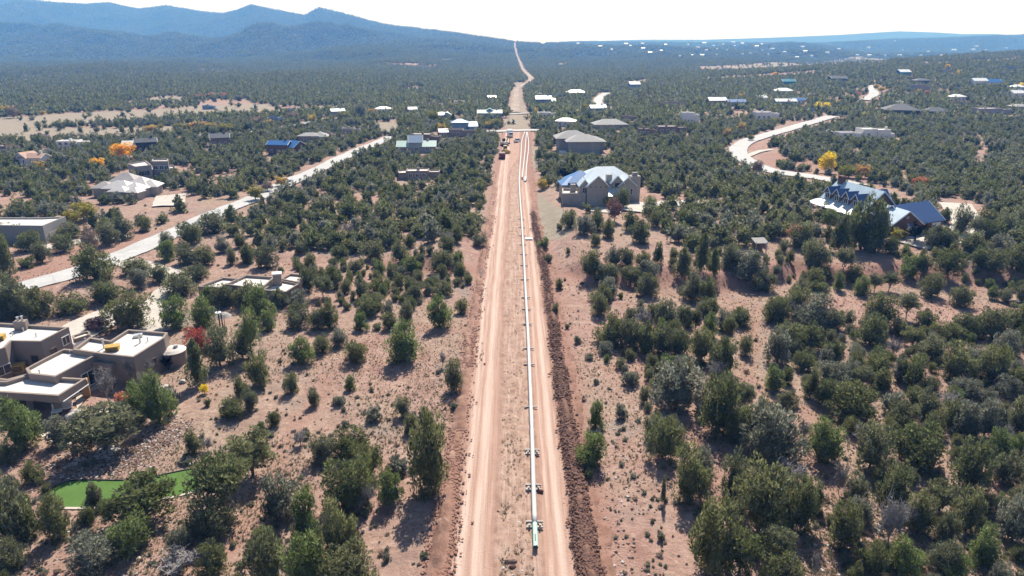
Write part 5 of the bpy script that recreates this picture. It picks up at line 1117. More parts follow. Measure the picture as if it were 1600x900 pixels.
# --- hip-roofed two-storey house beyond it
RI, ix, iy, iz = house(905, 241, 'two-storey house with a broad pale grey hip roof right of the track', 'hip_roof_house'); plot(ix, iy + 6, 16, 5); plot(ix + 5, iy + 3, 12, 5)
hip_body(RI, ix + 2.0, iy + 4.5, iz, .05, 13.5, 9, 5.6, 8.2, 'grey_wall', 'hip_roof', 1.6); hip_body(RI, ix - 2.5, iy + 11, iz, .05, 13, 9, 6.2, 9.2, 'grey_wall', 'hip_roof', 1.5); hip_body(RI, ix + 7.5, iy + 7.5, iz, .05, 7, 7, 5.0, 7.0, 'grey_wall', 'hip_roof', 1.2)
for t in (.2, .45, .75): on_wall(RI, (ix - 4.75, iy - .2), (ix + 8.7, iy + .4), t, iz + 3.5, 1.4, 1.4, mat='trim', div=1); on_wall(RI, (ix - 4.75, iy - .2), (ix + 8.7, iy + .4), t, iz + .9, 1.4, 1.5, mat='trim', div=1)
Geo().box((ix - 7, iy + 3, 0), (3, 3, 1.6), 0, iz - .5).put('deck', M['trim'], RI)
# --- wide low white adobe house
RL, wx, wy, wz = house(1352, 216, 'wide low white adobe house with stepped parapets in the right woods', 'adobe_house'); plot(wx, wy + 4, 16, 8); plot(wx - 9, wy + 4, 9, 8); plot(wx + 9, wy + 4, 9, 8)
sl = pm(wy)
for x0, x1, h, d in ((1311, 1336, 3.0, 6), (1336.4, 1347, 2.6, 5), (1347.4, 1370, 4.6, 9), (1370.4, 1391, 4.3, 8), (1391.4, 1398, 2.4, 4)):
    a, b = wx + (x0 - 1352) / sl, wx + (x1 - 1352) / sl; flat_block(RL, [(a, wy), (b, wy + .4), (b, wy + d), (a, wy + d)], wz, h, 'white_wall', 'membrane', .4)
for t in (.2, .6): on_wall(RL, (wx - 12, wy), (wx - 4.8, wy + .1), t, wz + .9, 1.4, 1.3, mat='white_wall')
Geo().box((wx + (1388 - 1352) / sl, wy + 4, 0), (1, 1, 1.6), 0, wz + 4).put('chimney', M['white_wall'], RL)
on_wall(RL, (wx - 1, wy), (wx + 4, wy + .2), .5, wz + 1, 1.6, 1.5, mat='trim', div=1)

# --- the houses beyond, each on its plot: pixel of its foot, width in the photo, kind, wall, roof, turn
def far_house(px, py, wpx, kind, wall, roof, yaw, label, hs=1.0, depth=.6, wing=None, name=None):
    name = name or {'flat': 'adobe_house', 'gable': 'gabled_house', 'hip': 'hip_roof_house'}[kind]
    rt, x, y, z = house(px, py, label, name); s = pm(y); L = wpx / s; W = max(5, L * depth); y2 = y + W / 2; far = y > 700
    plot(x, y2, L * .55 + 2, 18 if not far else 30)
    ca = math.cos(yaw); L = L / max(.75, abs(ca)) if abs(math.sin(yaw)) < .8 else L
    if kind == 'flat':
        q = frame_of(x, y2, yaw); a, b = L / 2, W / 2; h = 3.6 * hs
        flat_block(rt, [q(-a, -b), q(a * .35, -b), q(a * .35, b), q(-a, b)], z, h, wall, roof, .4); flat_block(rt, [q(a * .35 + .05, -b * .7), q(a, -b * .7), q(a, b * .8), q(a * .35 + .05, b * .8)], z, h * .82, wall, roof, .4)
        w0, w1 = q(-a, -b), q(a * .35, -b); hz = 1.0
        Geo().box((*q(-a * .3, b * .3), 0), (1, .9, 1.2), yaw, z + h - .5).put('chimney', M[wall], rt)
    elif kind == 'gable':
        q = gable_body(rt, x, y2, z, yaw, L, W, 3.2 * hs, 3.2 * hs + W * .26, wall, roof, .5); w0, w1 = q(-L / 2, -W / 2), q(L / 2, -W / 2); hz = 1.0
        if hs > 1.0 or wpx > 30: g = frame_of(*q(0, -W / 2), yaw); Geo().box((*q(L * .3, .5), 0), (.9, .9, 1.6), yaw, z + 3.2 * hs + W * .15).put('chimney', M[wall], rt)
    else:
        q = hip_body(rt, x, y2, z, yaw, L, W, 3.0 * hs, 3.0 * hs + W * .24, wall, roof, .8); w0, w1 = q(-L / 2, -W / 2), q(L / 2, -W / 2); hz = 1.0
    if y < 900:
        for t in (.2, .5, .8): on_wall(rt, w0, w1, t, z + hz, min(1.6, L * .12), 1.3, mat='trim', div=1 if y < 450 else 0)
    if wing:
        u, L2, W2, e2, k2, r2, m2 = wing; xx = x + u / s
        if k2 == 'gable': gable_body(rt, xx, y + W2 / 2, z, yaw + r2, L2 / s, W2, e2, e2 + W2 * .28, wall, m2, .4)
        elif k2 == 'hip': hip_body(rt, xx, y + W2 / 2, z, yaw + r2, L2 / s, W2, e2, e2 + W2 * .26, wall, m2, .6)
        else:
            q = frame_of(xx, y + W2 / 2, yaw + r2); a, b = L2 / s / 2, W2 / 2; flat_block(rt, [q(-a, -b), q(a, -b), q(a, b), q(-a, b)], z, e2, wall, m2, .35)
        plot(xx, y + W2 / 2, L2 / s * .6, 8)
    return rt
M['white_metal'] = simple('white_painted_metal', (.74, .74, .72), .4, .05, .5)
FARS = [
 (111, 230, 44, 'flat', 'white_wall', 'membrane', .1, 'long low white house with a bright roof above the tile-roofed house', .8, .5, None),
 (60, 221, 22, 'flat', 'adobe', 'membrane', 0, 'small tan house with a pale roof below the left meadow', .9, .6, None),
 (8, 241, 30, 'flat', 'adobe_dark', 'membrane', 0, 'dark brown flat-roofed house at the left edge under the meadow', 1, .6, None),
 (50, 259, 36, 'gable', 'white_wall', 'tile_pink', -.1, 'white house with a long faded pink tile roof at the far left', 1, .5, (-14, 22, 7, 3.0, 'gable', 1.3, 'tile_pink')),
 (226, 239, 26, 'gable', 'dark', 'slate_roof', .45, 'dark slate-coloured house between two pale metal lean-to roofs', 1.5, .7, (-24, 24, 7, 2.9, 'gable', -.2, 'white_metal')),
 (341, 229, 24, 'gable', 'adobe_dark', 'slate_roof', .4, 'brown house with white gable edges behind the trees', 1.3, .8, (-8, 18, 6, 3.0, 'flat', 0, 'membrane')),
 (436, 242, 32, 'gable', 'brick_wall', 'blue_roof', -.15, 'brick house with a bright blue metal roof above the left road', 1.4, .55, (20, 26, 8, 3.4, 'gable', -.35, 'blue_roof')),
 (482, 223, 30, 'hip', 'adobe', 'hip_roof', 0, 'greyish tan house with pale hip roofs left of the road top', 1.1, .6, (16, 22, 8, 2.9, 'hip', .2, 'hip_roof')),
 (515, 219, 16, 'flat', 'adobe', 'gravel_roof', 0, 'small tan flat house just right of the pale hip roofs', .9, .7, None),
 (325, 171, 17, 'flat', 'blue_wall', 'membrane', 0, 'small dark building with a white roof in the pale meadow', .8, .5, None),
 (456, 177, 30, 'flat', 'adobe_light', 'gravel_roof', 0, 'long cream flat building at the edge of the sandy clearing', .9, .35, None),
 (430, 191, 24, 'flat', 'blue_wall', 'slate_roof', 0, 'dim blue-grey flat house behind the autumn trees', .8, .5, None),
 (526, 182, 18, 'gable', 'grey_wall', 'green_roof', .5, 'small house with a pale green metal roof below the far woods', 1.1, .7, None),
 (598, 177, 24, 'hip', 'white_wall', 'white_metal', .1, 'brilliant white roofed house left of the track in the far woods', 1.0, .6, None),
 (644, 178, 12, 'gable', 'white_wall', 'white_metal', .2, 'tiny white gabled house right of the brilliant white roof', 1.0, .7, None),
 (676, 166, 23, 'flat', 'adobe', 'membrane', .1, 'far flat house with a thin white roof line', .8, .5, None),
 (721, 163.5, 24, 'flat', 'white_wall', 'membrane', .1, 'far low house with a glaring white flat roof left of the track', .8, .5, None),
 (768, 158, 12, 'gable', 'grey_wall', 'white_metal', .3, 'tiny grey house with a white roof close to the far track', 1.0, .7, None),
 (765, 185, 37, 'gable', 'blue_wall', 'green_roof', .03, 'long blue house with a sea-green roof and central gable', 1.1, .4, (0, 10, 9, 3.6, 'gable', 1.57, 'green_roof')),
 (691, 188, 15, 'gable', 'blue_wall', 'white_metal', .4, 'small blue house with whitish gable roofs', 1.1, .8, (7, 9, 6, 3.2, 'gable', 1.2, 'white_metal')),
 (718, 205, 24, 'hip', 'blue_wall', 'blue_roof', .1, 'house with a steep bright blue hip roof and white skylight', 1.6, .8, (19, 14, 7, 2.8, 'gable', .1, 'white_metal')),
 (666, 229, 44, 'flat', 'adobe_dark', 'membrane', -.05, 'brown adobe house standing behind the green metal roof', 1.6, .5, None),
 (713, 214, 58, 'flat', 'adobe', 'gravel_roof', .03, 'long pale flat-roofed house below the steep blue roof', 1.1, .25, None),
 (650, 239, 58, 'gable', 'grey_wall', 'green_roof', .06, 'long low house with a pale green metal roof left of the track', .9, .45, (-2, 20, 9, 4.6, 'gable', .06, 'blue_wall')),
 (548, 210, 28, 'flat', 'grey_wall', 'gravel_roof', 0, 'low grey house beside the top of the left road', .9, .5, None),
 (692, 215, 12, 'gable', 'adobe_dark', 'white_metal', .2, 'small shed-like house with a white roof behind the lime tree', .9, .7, None),
 (660, 281, 52, 'flat', 'adobe', 'membrane', .06, 'tan stepped flat-roofed house alone in the middle woods', .9, .5, (-24, 30, 6, 2.6, 'flat', .1, 'membrane')),
 (991, 140, 16, 'gable', 'blue_wall', 'white_metal', .2, 'tall bluish house with a white roof on the far crest', 1.8, .8, None),
 (1039, 134, 17, 'flat', 'grey_wall', 'membrane', 0, 'low grey house on the far crest', .9, .6, None),
 (900, 149.5, 30, 'hip', 'white_wall', 'white_metal', 0, 'long white-roofed house left of the far curving road', 1.0, .5, None),
 (849, 164, 24, 'gable', 'blue_wall', 'blue_roof', .1, 'blue house right of the far track', 1.5, .6, (12, 12, 7, 3, 'gable', .1, 'blue_roof')),
 (866, 153, 26, 'flat', 'blue_wall', 'slate_roof', 0, 'dim blue flat house above the blue house', .9, .5, None),
 (845, 151, 12, 'flat', 'white_wall', 'membrane', 0, 'tiny white flat house nearest the far track', .8, .6, None),
 (855, 184.5, 30, 'flat', 'white_wall', 'membrane', .02, 'flat white-roofed building beside the track crossing', 1.0, .5, None),
 (885, 198, 28, 'hip', 'white_wall', 'white_metal', -.2, 'white hip-roofed house behind the broad grey hip roof', 1.1, .6, None),
 (934, 178, 24, 'gable', 'blue_wall', 'white_metal', .2, 'bluish white house at the foot of the curving road', 1.3, .6, None),
 (954, 203, 50, 'hip', 'grey_wall', 'hip_roof', .1, 'wide house under a low silvery hip roof', 1.0, .6, None),
 (982, 189, 20, 'flat', 'adobe', 'membrane', .1, 'small tan flat house above the silvery hip roof', .9, .6, None),
 (1050, 209, 46, 'flat', 'adobe_dark', 'gravel_roof', .05, 'wide dark red-brown adobe house in the right middle woods', 1.1, .45, None),
 (1011, 212, 26, 'flat', 'adobe_dark', 'gravel_roof', 0, 'small round-cornered brown house left of the red-brown adobe', 1.0, .6, None),
 (1079, 193, 27, 'flat', 'white_wall', 'membrane', .1, 'white two-storey adobe house among the right woods', 1.8, .6, None),
 (1053, 166, 43, 'flat', 'adobe', 'gravel_roof', .03, 'long grey-tan flat house near the far crest', .9, .3, None),
 (1121, 165, 27, 'gable', 'adobe_dark', 'white_metal', .1, 'house with a bright white gable roof beside a blue one', 1.2, .6, None),
 (1151, 166, 26, 'gable', 'blue_wall', 'blue_roof', .05, 'low blue-roofed house beside the bright white gable', 1.0, .5, None),
 (1199, 187, 38, 'flat', 'white_wall', 'membrane', .05, 'white house with a flat roof above the curve of the right road', 1.3, .5, None),
 (1228, 165, 32, 'gable', 'blue_wall', 'white_metal', .05, 'long pale blue house right of centre near the crest', 1.0, .4, None),
 (1248, 163, 18, 'gable', 'white_wall', 'blue_roof', .15, 'small white house with a blue roof end beside the long pale blue house', 1.0, .6, None),
 (1226, 147, 26, 'hip', 'white_wall', 'white_metal', 0, 'white hip-roofed house below the teal house', 1.0, .6, None),
 (1232, 135, 20, 'gable', 'teal_roof', 'teal_roof', .1, 'teal house on the far crest', 1.5, .6, None),
 (1192, 160, 10, 'gable', 'white_wall', 'white_metal', .3, 'tiny white house left of the long pale blue house', 1.2, .8, None),
 (1265, 176, 16, 'flat', 'blue_wall', 'membrane', 0, 'small pale building left of the yellow tree', .8, .5, None),
 (1414, 181, 46, 'hip', 'dark', 'slate_roof', -.25, 'dark house with a big charcoal hip roof in the right woods', 1.2, .75, (52, 34, 9, 2.8, 'hip', .1, 'slate_roof')),
 (1441, 144, 26, 'flat', 'adobe_pink', 'gravel_roof', .05, 'pinkish two-storey house behind ochre trees', 1.7, .6, None),
 (1413, 119, 18, 'gable', 'teal_roof', 'white_metal', .2, 'teal house with a white roof patch on the upper right crest', 1.4, .7, None),
 (1310, 129, 24, 'gable', 'slate_roof', 'slate_roof', .1, 'dim dark house on the crest above the upper right road', 1.3, .6, None),
 (1442, 132, 22, 'hip', 'slate_roof', 'slate_roof', .1, 'dark roofed house above the pinkish house', 1.2, .6, None),
 (1478, 115, 18, 'flat', 'adobe_pink', 'gravel_roof', .1, 'dim mauve house on the upper right slope', 1.2, .6, None),
 (1531, 134, 22, 'gable', 'white_wall', 'white_metal', .1, 'bright white gabled house joined by a dark blue neighbour', 1.4, .6, (22, 26, 9, 3.2, 'gable', .05, 'blue_roof')),
 (1498, 158, 20, 'hip', 'white_wall', 'white_metal', .1, 'white hip-roofed house right of the charcoal roof', 1.1, .7, None),
 (1500, 165, 40, 'flat', 'adobe', 'gravel_roof', .03, 'low long grey flat house under the white hip roof', .8, .3, None),
 (1578, 110, 24, 'flat', 'blue_wall', 'membrane', .05, 'dark house with a white flat roof at the far upper right', 1.2, .5, None),
 (1592, 142, 18, 'hip', 'white_wall', 'white_metal', 0, 'white hip-roofed house at the right edge by a yellow tree', 1.1, .7, None),
 (1590, 154, 20, 'gable', 'white_wall', 'white_metal', .2, 'white gabled house at the right edge below the hip roof', 1.3, .7, None),
 (1555, 180, 56, 'flat', 'adobe_pink', 'gravel_roof', .08, 'long pinkish flat house towards the right edge', 1.2, .4, None),
 (1595, 175, 24, 'hip', 'adobe_pink', 'hip_roof', .1, 'pinkish hip-roofed house cut by the right edge', 1.2, .6, None),
 (1300, 214, 9, 'flat', 'white_wall', 'membrane', 0, 'tiny white outbuilding left of the wide low white house', .8, .8, None),
 (1410, 165, 14, 'flat', 'white_wall', 'membrane', 0, 'tiny white building behind the charcoal hip roof', .8, .6, None),
]
for fh in FARS: far_house(*fh[:8], hs=fh[8], depth=fh[9], wing=fh[10])
# white specks of the far villages, single houses some kilometres off
rg = np.random.default_rng(77)
SPK = [(848, 69), (872, 68), (903, 69), (955, 79), (978, 70), (985, 73), (1003, 70), (1005, 77), (1033, 81), (1062, 89), (1082, 88), (1097, 88), (1103, 80), (1119, 87), (1120, 78), (1147, 73), (1160, 86), (1172, 85), (1182, 74), (1199, 87), (1206, 78), (1253, 75), (1258, 82), (1268, 89), (1245, 91), (1310, 78),
       (1339, 88), (1356, 76), (1382, 88), (1405, 88), (1425, 86), (1450, 82), (1358, 88), (1398, 65), (1438, 88), (1462, 84), (1525, 74), (1520, 79), (1560, 83), (1572, 76), (1572, 82), (1585, 82), (1592, 82), (1540, 79), (1016, 84), (1070, 75), (1091, 76), (1135, 80), (1191, 80), (1225, 83), (938, 74), (1410, 79), (1490, 80), (1470, 90), (1345, 81), (1292, 84),
       (1075, 70), (1100, 69), (1130, 70), (1160, 69), (1190, 71), (1115, 72), (1145, 68), (1040, 71)]
def row_word(i): return ['leftmost', 'second from the left', 'third from the left'][i] if i < 3 else ordinal(i + 1).strip() + ' from the left'
for i, (px, py) in enumerate(sorted(SPK)):
    x, y, z = pxg(px, py)
    sz = 2.6 * y / 1067 * rg.uniform(.9, 2.3); plot(x, y, sz * 1.3, 90); o = empty('village_house', (x, y, z), 'white speck of a far village house, %s on the far slopes' % row_word(i), 'house', 'white houses of the far villages')
    w, d, h, yw = sz, sz * .8, max(4.5, sz * .34), rg.uniform(-.5, .5); q = frame_of(x, y, yw)
    Geo().box((x, y, 0), (w, d, h + 4), yw, z - 4).put('wall', M['white_wall'], o)
    r_ = h + d * .2; v = [(*q(-w * .53, -d * .55), z + h), (*q(w * .53, -d * .55), z + h), (*q(w * .53, d * .55), z + h), (*q(-w * .53, d * .55), z + h), (*q(-w * .53, 0), z + r_), (*q(w * .53, 0), z + r_)]
    Geo().add(v, [(0, 1, 5, 4), (2, 3, 4, 5), (1, 2, 5), (3, 0, 4), (3, 2, 1, 0)]).put('roof', M['white_metal'], o)
# ------------------------------------------------------------------ pipeline on its timbers
M['pipe_white'] = simple('white_pipe_coating', (.50, .485, .475), .45, .05, .8)
M['pipe_green'] = simple('green_pipe_epoxy', (.40, .62, .53), .45, .06, .8)
def pg(px, py): x, y = flat(px, py, .55); return float(x), float(y)
PIPE_PX = [(835.3, 818), (833.5, 755), (832, 700), (830, 640), (827.5, 580), (825, 520), (821.7, 465), (819, 410), (815.5, 350), (812.5, 310), (811.2, 285), (812.3, 262), (814, 240), (815, 222), (818, 211), (820, 206)]
RP = .25
def pipe_path(pts, n):
    q = np.array([pg(*p) for p in pts]); d = np.concatenate([[0], np.cumsum(np.hypot(*np.diff(q, axis=0).T))]); s = np.linspace(0, d[-1], n)
    x, y = np.interp(s, d, q[:, 0]), np.interp(s, d, q[:, 1]); k = 9
    x = np.convolve(np.pad(x, k // 2, mode='edge'), np.ones(k) / k, 'valid')
    return np.stack([x, y, .18 + .12 + RP + Z(x, y)], 1)
def make_pipe(name, pts, n, label, bands, group='pipes laid along the track'):
    p = pipe_path(pts, n); o = empty(name, tuple(p[0]), label, 'pipe', group)
    Geo().tube(p, RP, 14).put('barrel', M['pipe_white'], o, smooth=True)
    # field joints every twelve metres
    d = np.concatenate([[0], np.cumsum(np.linalg.norm(np.diff(p, axis=0), axis=1))])
    for s in np.arange(6, min(d[-1], bands), 12.0):
        a = np.array([np.interp(s + e, d, p[:, i]) for e in (-.18, .18) for i in range(3)]).reshape(2, 3); Geo().tube(a, RP + .012, 14).put('weld_sleeve', M['metal'], o)
    return o, p, d
PP, pth, pd_ = make_pipe('pipe', PIPE_PX, 240, 'long white pipe running up the middle of the dirt track with a green near end', 150)
e0 = pth[0]; dr = (pth[0] - pth[3]); dr /= np.linalg.norm(dr); end = e0 + dr * 3.4
Geo().tube([e0, e0 + dr * 1.6, end], RP - .006, 16, cap=False).put('bare_end', M['pipe_green'], PP, smooth=True)
g = Geo(); rim = np.array([end - dr * .02, end + dr * .03]); g.tube(rim, RP + .015, 16, cap=False); g.put('end_rim', M['metal'], PP); Geo().tube([e0 + dr * .4, e0 + dr * .45], RP - .02, 16).put('end_bore', M['dark'], PP)
Geo().box((end[0] + .05, end[1] - .05, 0), (.14, .12, .5), 0, end[2] - .2).put('end_clamp', M['dark'], PP)
Geo().box((e0[0] + dr[0] * 2.3, e0[1] + dr[1] * 2.3, e0[2] + RP + .0), (.12, 1.1, .02), 0).put('painted_mark', M['dark'], PP)
for nm, pts, lab_ in ((0, [(815.6, 278), (818, 258), (820, 240), (821, 226), (822, 214), (823, 207)], 'middle white pipe of the strung lengths at the far end of the track'), (1, [(821.5, 276), (823, 255), (825.5, 236), (826, 222), (824.5, 212), (824, 207)], 'right-hand white pipe of the strung lengths with a raised pale end')):
    make_pipe('pipe', pts, 60, lab_, 0)
x, y = pg(822.3, 279); EC = empty('pipe_cover', (x, y, 0), 'white sheet wrapped over the near end of the right-hand far pipe', 'pipe cover'); Geo().tube([(x - .5, y - 3.5, .3), (x - .4, y - 1.5, .5), (x - .2, y + 1.5, .75), (x - .1, y + 3, .7)], [.15, .55, .5, .35], 8).put('sheet', M['pipe_white'], EC)
def skid(at, crib, label, yaw=0.0):
    x, y = at; z = float(Z(x, y)); o = empty('pipe_skid', (x, y, z), label, 'pipe support', 'timber supports under the pipe')
    L = 1.7
    if crib:
        for dy in (-.42, .42): Geo().box((x, y + dy, 0), (L, .2, .16), yaw, z + .14).put('timber', M['greywood'], o)
        for dx in (-.62, .62): Geo().box((x + dx, y, 0), (.2, 1.15, .17), yaw, z - .03).put('timber', M['greywood'], o)
        for dx in (-.52, .52): Geo().box((x + dx, y - .42, 0), (.18, .26, .28), yaw, z + .302).put('chock', M['greywood'], o)
    else:
        Geo().box((x, y, 0), (L, .2, .15), yaw, z + .15).put('timber', M['greywood'], o); Geo().box((x - .1, y + .02, 0), (.9, .22, .19), yaw, z - .04).put('timber', M['greywood'], o)
    return o
def pipe_at(s): return np.interp(s, pd_, pth[:, 0]), np.interp(s, pd_, pth[:, 1])
def s_of_py(py): 
    _, yy = flat(0, py, .55); return float(np.interp(yy, pth[:, 1], pd_))
skid(pipe_at(.3), True, 'timber crib under the green end of the pipe'); skid(pipe_at(s_of_py(757)), True, 'timber crib under the pipe, second from its near end'); skid(pipe_at(s_of_py(702)), True, 'timber crib under the pipe, third from its near end')
for i, py in enumerate([632, 566, 541, 503, 480, 462, 434, 412, 395, 380, 366, 353, 341]):
    skid(pipe_at(s_of_py(py)), False, 'single cross timber under the pipe, %s beyond the three cribs' % ['first', 'second', 'third', 'fourth', 'fifth', 'sixth', 'seventh', 'eighth', 'ninth', 'tenth', 'eleventh', 'twelfth', 'thirteenth'][i], .12 * math.sin(i * 3.1))
# ------------------------------------------------------------------ rocks
M['rock'] = simple('red_brown_rock', (.26, .17, .135), .9, .2, 3); M['rock_dark'] = simple('dark_maroon_rock', (.11, .055, .045), .9, .2, 3); M['rock_pale'] = simple('pale_rock', (.46, .42, .39), .9, .15, 3)
def rock(px, py, sx, sy, sz, mat, label, seed, group=None, name='rock'):
    x, y, z = pxg(px, py); z = max(z, 0) if False else z; bm = bmesh.new(); bmesh.ops.create_icosphere(bm, subdivisions=2, radius=1); rg_ = np.random.default_rng(seed)
    for v in bm.verts:
        c = np.array(v.co); k = 1 + .38 * (vnoise(c[0] * 1.6 + seed, c[1] * 1.6 + c[2] * 1.3, seed) - .5) + .1 * (rg_.random() - .5)
        v.co = Vector((c[0] * k * sx / 2, c[1] * k * sy / 2, c[2] * k * sz * .6 + sz * .25))
    me = bpy.data.meshes.new(name); bm.to_mesh(me); bm.free(); me.materials.append(M[mat]); link_mesh(name, me, None, (x, y, z + .02), label=label, category='rock', group=group)
rock(798, 879, 1.3, .7, .5, 'rock', 'split reddish boulder lying on the rough middle of the track below the pipe', 3); rock(800.5, 888, .8, .5, .4, 'rock_dark', 'dark stone just below the split boulder near the bottom edge', 5); rock(844, 769, .7, .5, .4, 'rock_dark', 'dark maroon stone beside the pipe right of the second crib', 4)
rock(692, 818, 1.6, 1.2, .6, 'rock', 'heap-like red boulder on the left edge of the dirt track', 8); rock(300, 727, .9, .6, .4, 'rock_pale', 'pale landscape boulder beside the small sage above the putting green', 9)
for i, (px, py, s) in enumerate([(112, 654, 1.6), (120, 648, 1.9), (128, 652, 1.3), (88, 668, 1.5), (243, 618, .9), (286, 598, 1.0), (262, 612, .8)]): rock(px, py, s, s * .8, s * .55, 'rock_pale', 'pale sandstone boulder by the adobe house, %s from the left' % ['third', 'fourth', 'fifth', 'second', 'sixth', 'eighth', 'seventh'][i], 20 + i)
# stone rubble beside the green and along the bank
def rubble(pxs, n, s0, s1, seed, label, mat='rock'):
    pass
# ------------------------------------------------------------------ putting green
M['turf'] = simple('artificial_turf', (.072, .140, .026), .95, .14, .35)
q = GREEN; PGN = empty('putting_green', (*centre(q), float(Z(*centre(q)))), 'curved artificial putting green with a pale kerb in the lower left', 'putting green'); l0_ = np.array(PGN.location)
o = draped('turf', [tuple(p) for p in q], M['turf'], .03, .8, parent=PGN); o.data.transform(Matrix.Translation(-Vector(l0_)))
g = Geo(); n = len(q); qi = inset(ccw(q), -.02); qo = inset(ccw(q), -.34)
g2 = Geo(); qe = inset(ccw(q), -.09); cq = ccw(q)
for i in range(n):
    k = (i + 1) % n; front = (cq[k][0] - cq[i][0]) > 0      # counter-clockwise outline: this side faces the track's near end
    G_, oo, up_ = (g, qo, .10) if front else (g2, qe, .14)
    za, zb = float(Z(*qi[i])), float(Z(*qi[k])); v = [(*qi[i], za - .1), (*qi[k], zb - .1), (*oo[k], zb - .1), (*oo[i], za - .1), (*qi[i], za + up_), (*qi[k], zb + up_), (*oo[k], zb + up_), (*oo[i], za + up_)]
    G_.add(v, [(4, 7, 6, 5), (0, 4, 5, 1), (2, 6, 7, 3)])
g2.put('edging', M['dark'], PGN)
g.put('kerb', M['concrete'], PGN)
# ------------------------------------------------------------------ vehicles and machines at the far end of the track
M['tyre'] = simple('tyre_rubber', (.025, .025, .027), .9, .1, 4); M['car_white'] = simple('white_car_paint', (.72, .72, .72), .25, .03, 1, spec=.5); M['yellow_paint'] = simple('yellow_machine_paint', (.50, .33, .05), .5, .1, 2); M['red_paint'] = simple('dark_red_paint', (.15, .04, .045), .5, .1, 2)
def wheels(o, q, z, xs, hw, r):
    for sx in xs:
        for sy in (-1, 1):
            a, b = q(sx, sy * (hw - .13)), q(sx, sy * (hw + .13)); w = Geo().tube([(*a, z + r), (*b, z + r)], r, 12).put('wheel', M['tyre'], o); a, b = q(sx, sy * (hw + .10)), q(sx, sy * (hw + .145)); Geo().tube([(*a, z + r), (*b, z + r)], r * .55, 10).put('rim', M['metal'], w)
def body_profile(o, q, prof, hw, name, mat, z, taper=.86, zt=1.0):
    n = len(prof); v = [(*q(x, s * (hw if zz < zt else hw * taper)), z + zz) for s in (-1, 1) for x, zz in prof]
    Geo().add(v, [tuple(range(n))[::-1] if False else tuple(range(n)), tuple(range(2 * n - 1, n - 1, -1))] + [(i, n + i, n + (i + 1) % n, (i + 1) % n) for i in range(n)]).put(name, M[mat], o)
def car(px, py, yaw, label, kind, mat='car_white', name=None):
    x, y, z = pxg(px, py); nm = name or {'suv': 'parked_car', 'pickup': 'pickup_truck'}[kind]; o = empty(nm, (x, y, z), label, 'car' if kind == 'suv' else 'pickup truck'); q = frame_of(x, y, yaw); z += .02
    if kind == 'suv':
        body_profile(o, q, [(-2.2, .4), (2.2, .4), (2.25, .85), (1.1, 1.0), (-2.25, 1.0)], .92, 'body', mat, z); body_profile(o, q, [(-2.15, 1.0), (1.0, 1.0), (.25, 1.55), (-1.9, 1.6)], .88, 'windows', 'glass', z, .8, 1.2); v = Geo().box((*q(-.85, 0), 0), (2.1, 1.36, .08), yaw, z + 1.56).put('roof', M[mat], o)
    else:
        body_profile(o, q, [(-2.8, .5), (2.7, .5), (2.75, 1.05), (1.4, 1.15), (-2.8, 1.15)], .98, 'body', mat, z); body_profile(o, q, [(-.6, 1.15), (1.3, 1.15), (.7, 1.75), (-.5, 1.78)], .92, 'windows', 'glass', z, .82, 1.3); Geo().box((*q(.1, 0), 0), (1.1, 1.46, .07), yaw, z + 1.75).put('roof', M[mat], o); Geo().box((*q(-1.75, 0), 0), (1.9, 1.6, .05), yaw, z + 1.152).put('bed', M['dark'], o)
    wheels(o, q, z, (-1.4, 1.4) if kind == 'suv' else (-1.75, 1.75), .8, .36); return o
car(446, 285, .75, 'white car on the left road among autumn trees', 'suv'); car(808, 222, 1.2, 'white pickup parked on the wide end of the dirt track', 'pickup')
car(963, 325, .2, 'white utility vehicle half hidden at the gabled house drive', 'suv', 'car_white') if False else None
def box_truck():
    x, y, z = pxg(797, 213.5); o = empty('box_truck', (x, y, z), 'white box truck at the far left of the dirt track', 'truck'); q = frame_of(x, y, -1.45)
    body_profile(o, q, [(1.7, .6), (4.1, .6), (4.15, 1.5), (3.7, 2.5), (1.7, 2.55)], 1.1, 'cab', 'car_white', z, .92, 1.6); Geo().box((*q(3.95, 0), 0), (.35, 1.8, .8), -1.45, z + 1.55).put('windscreen', M['glass'], o); Geo().box((*q(-1.3, 0), 0), (5.8, 2.4, 2.5), -1.45, z + 1.0).put('cargo_box', M['car_white'], o); Geo().box((*q(0, 0), 0), (8, 1.0, .3), -1.45, z + .6).put('chassis', M['dark'], o); wheels(o, q, z, (-3.0, 3.0), 1.05, .5); return o
box_truck()
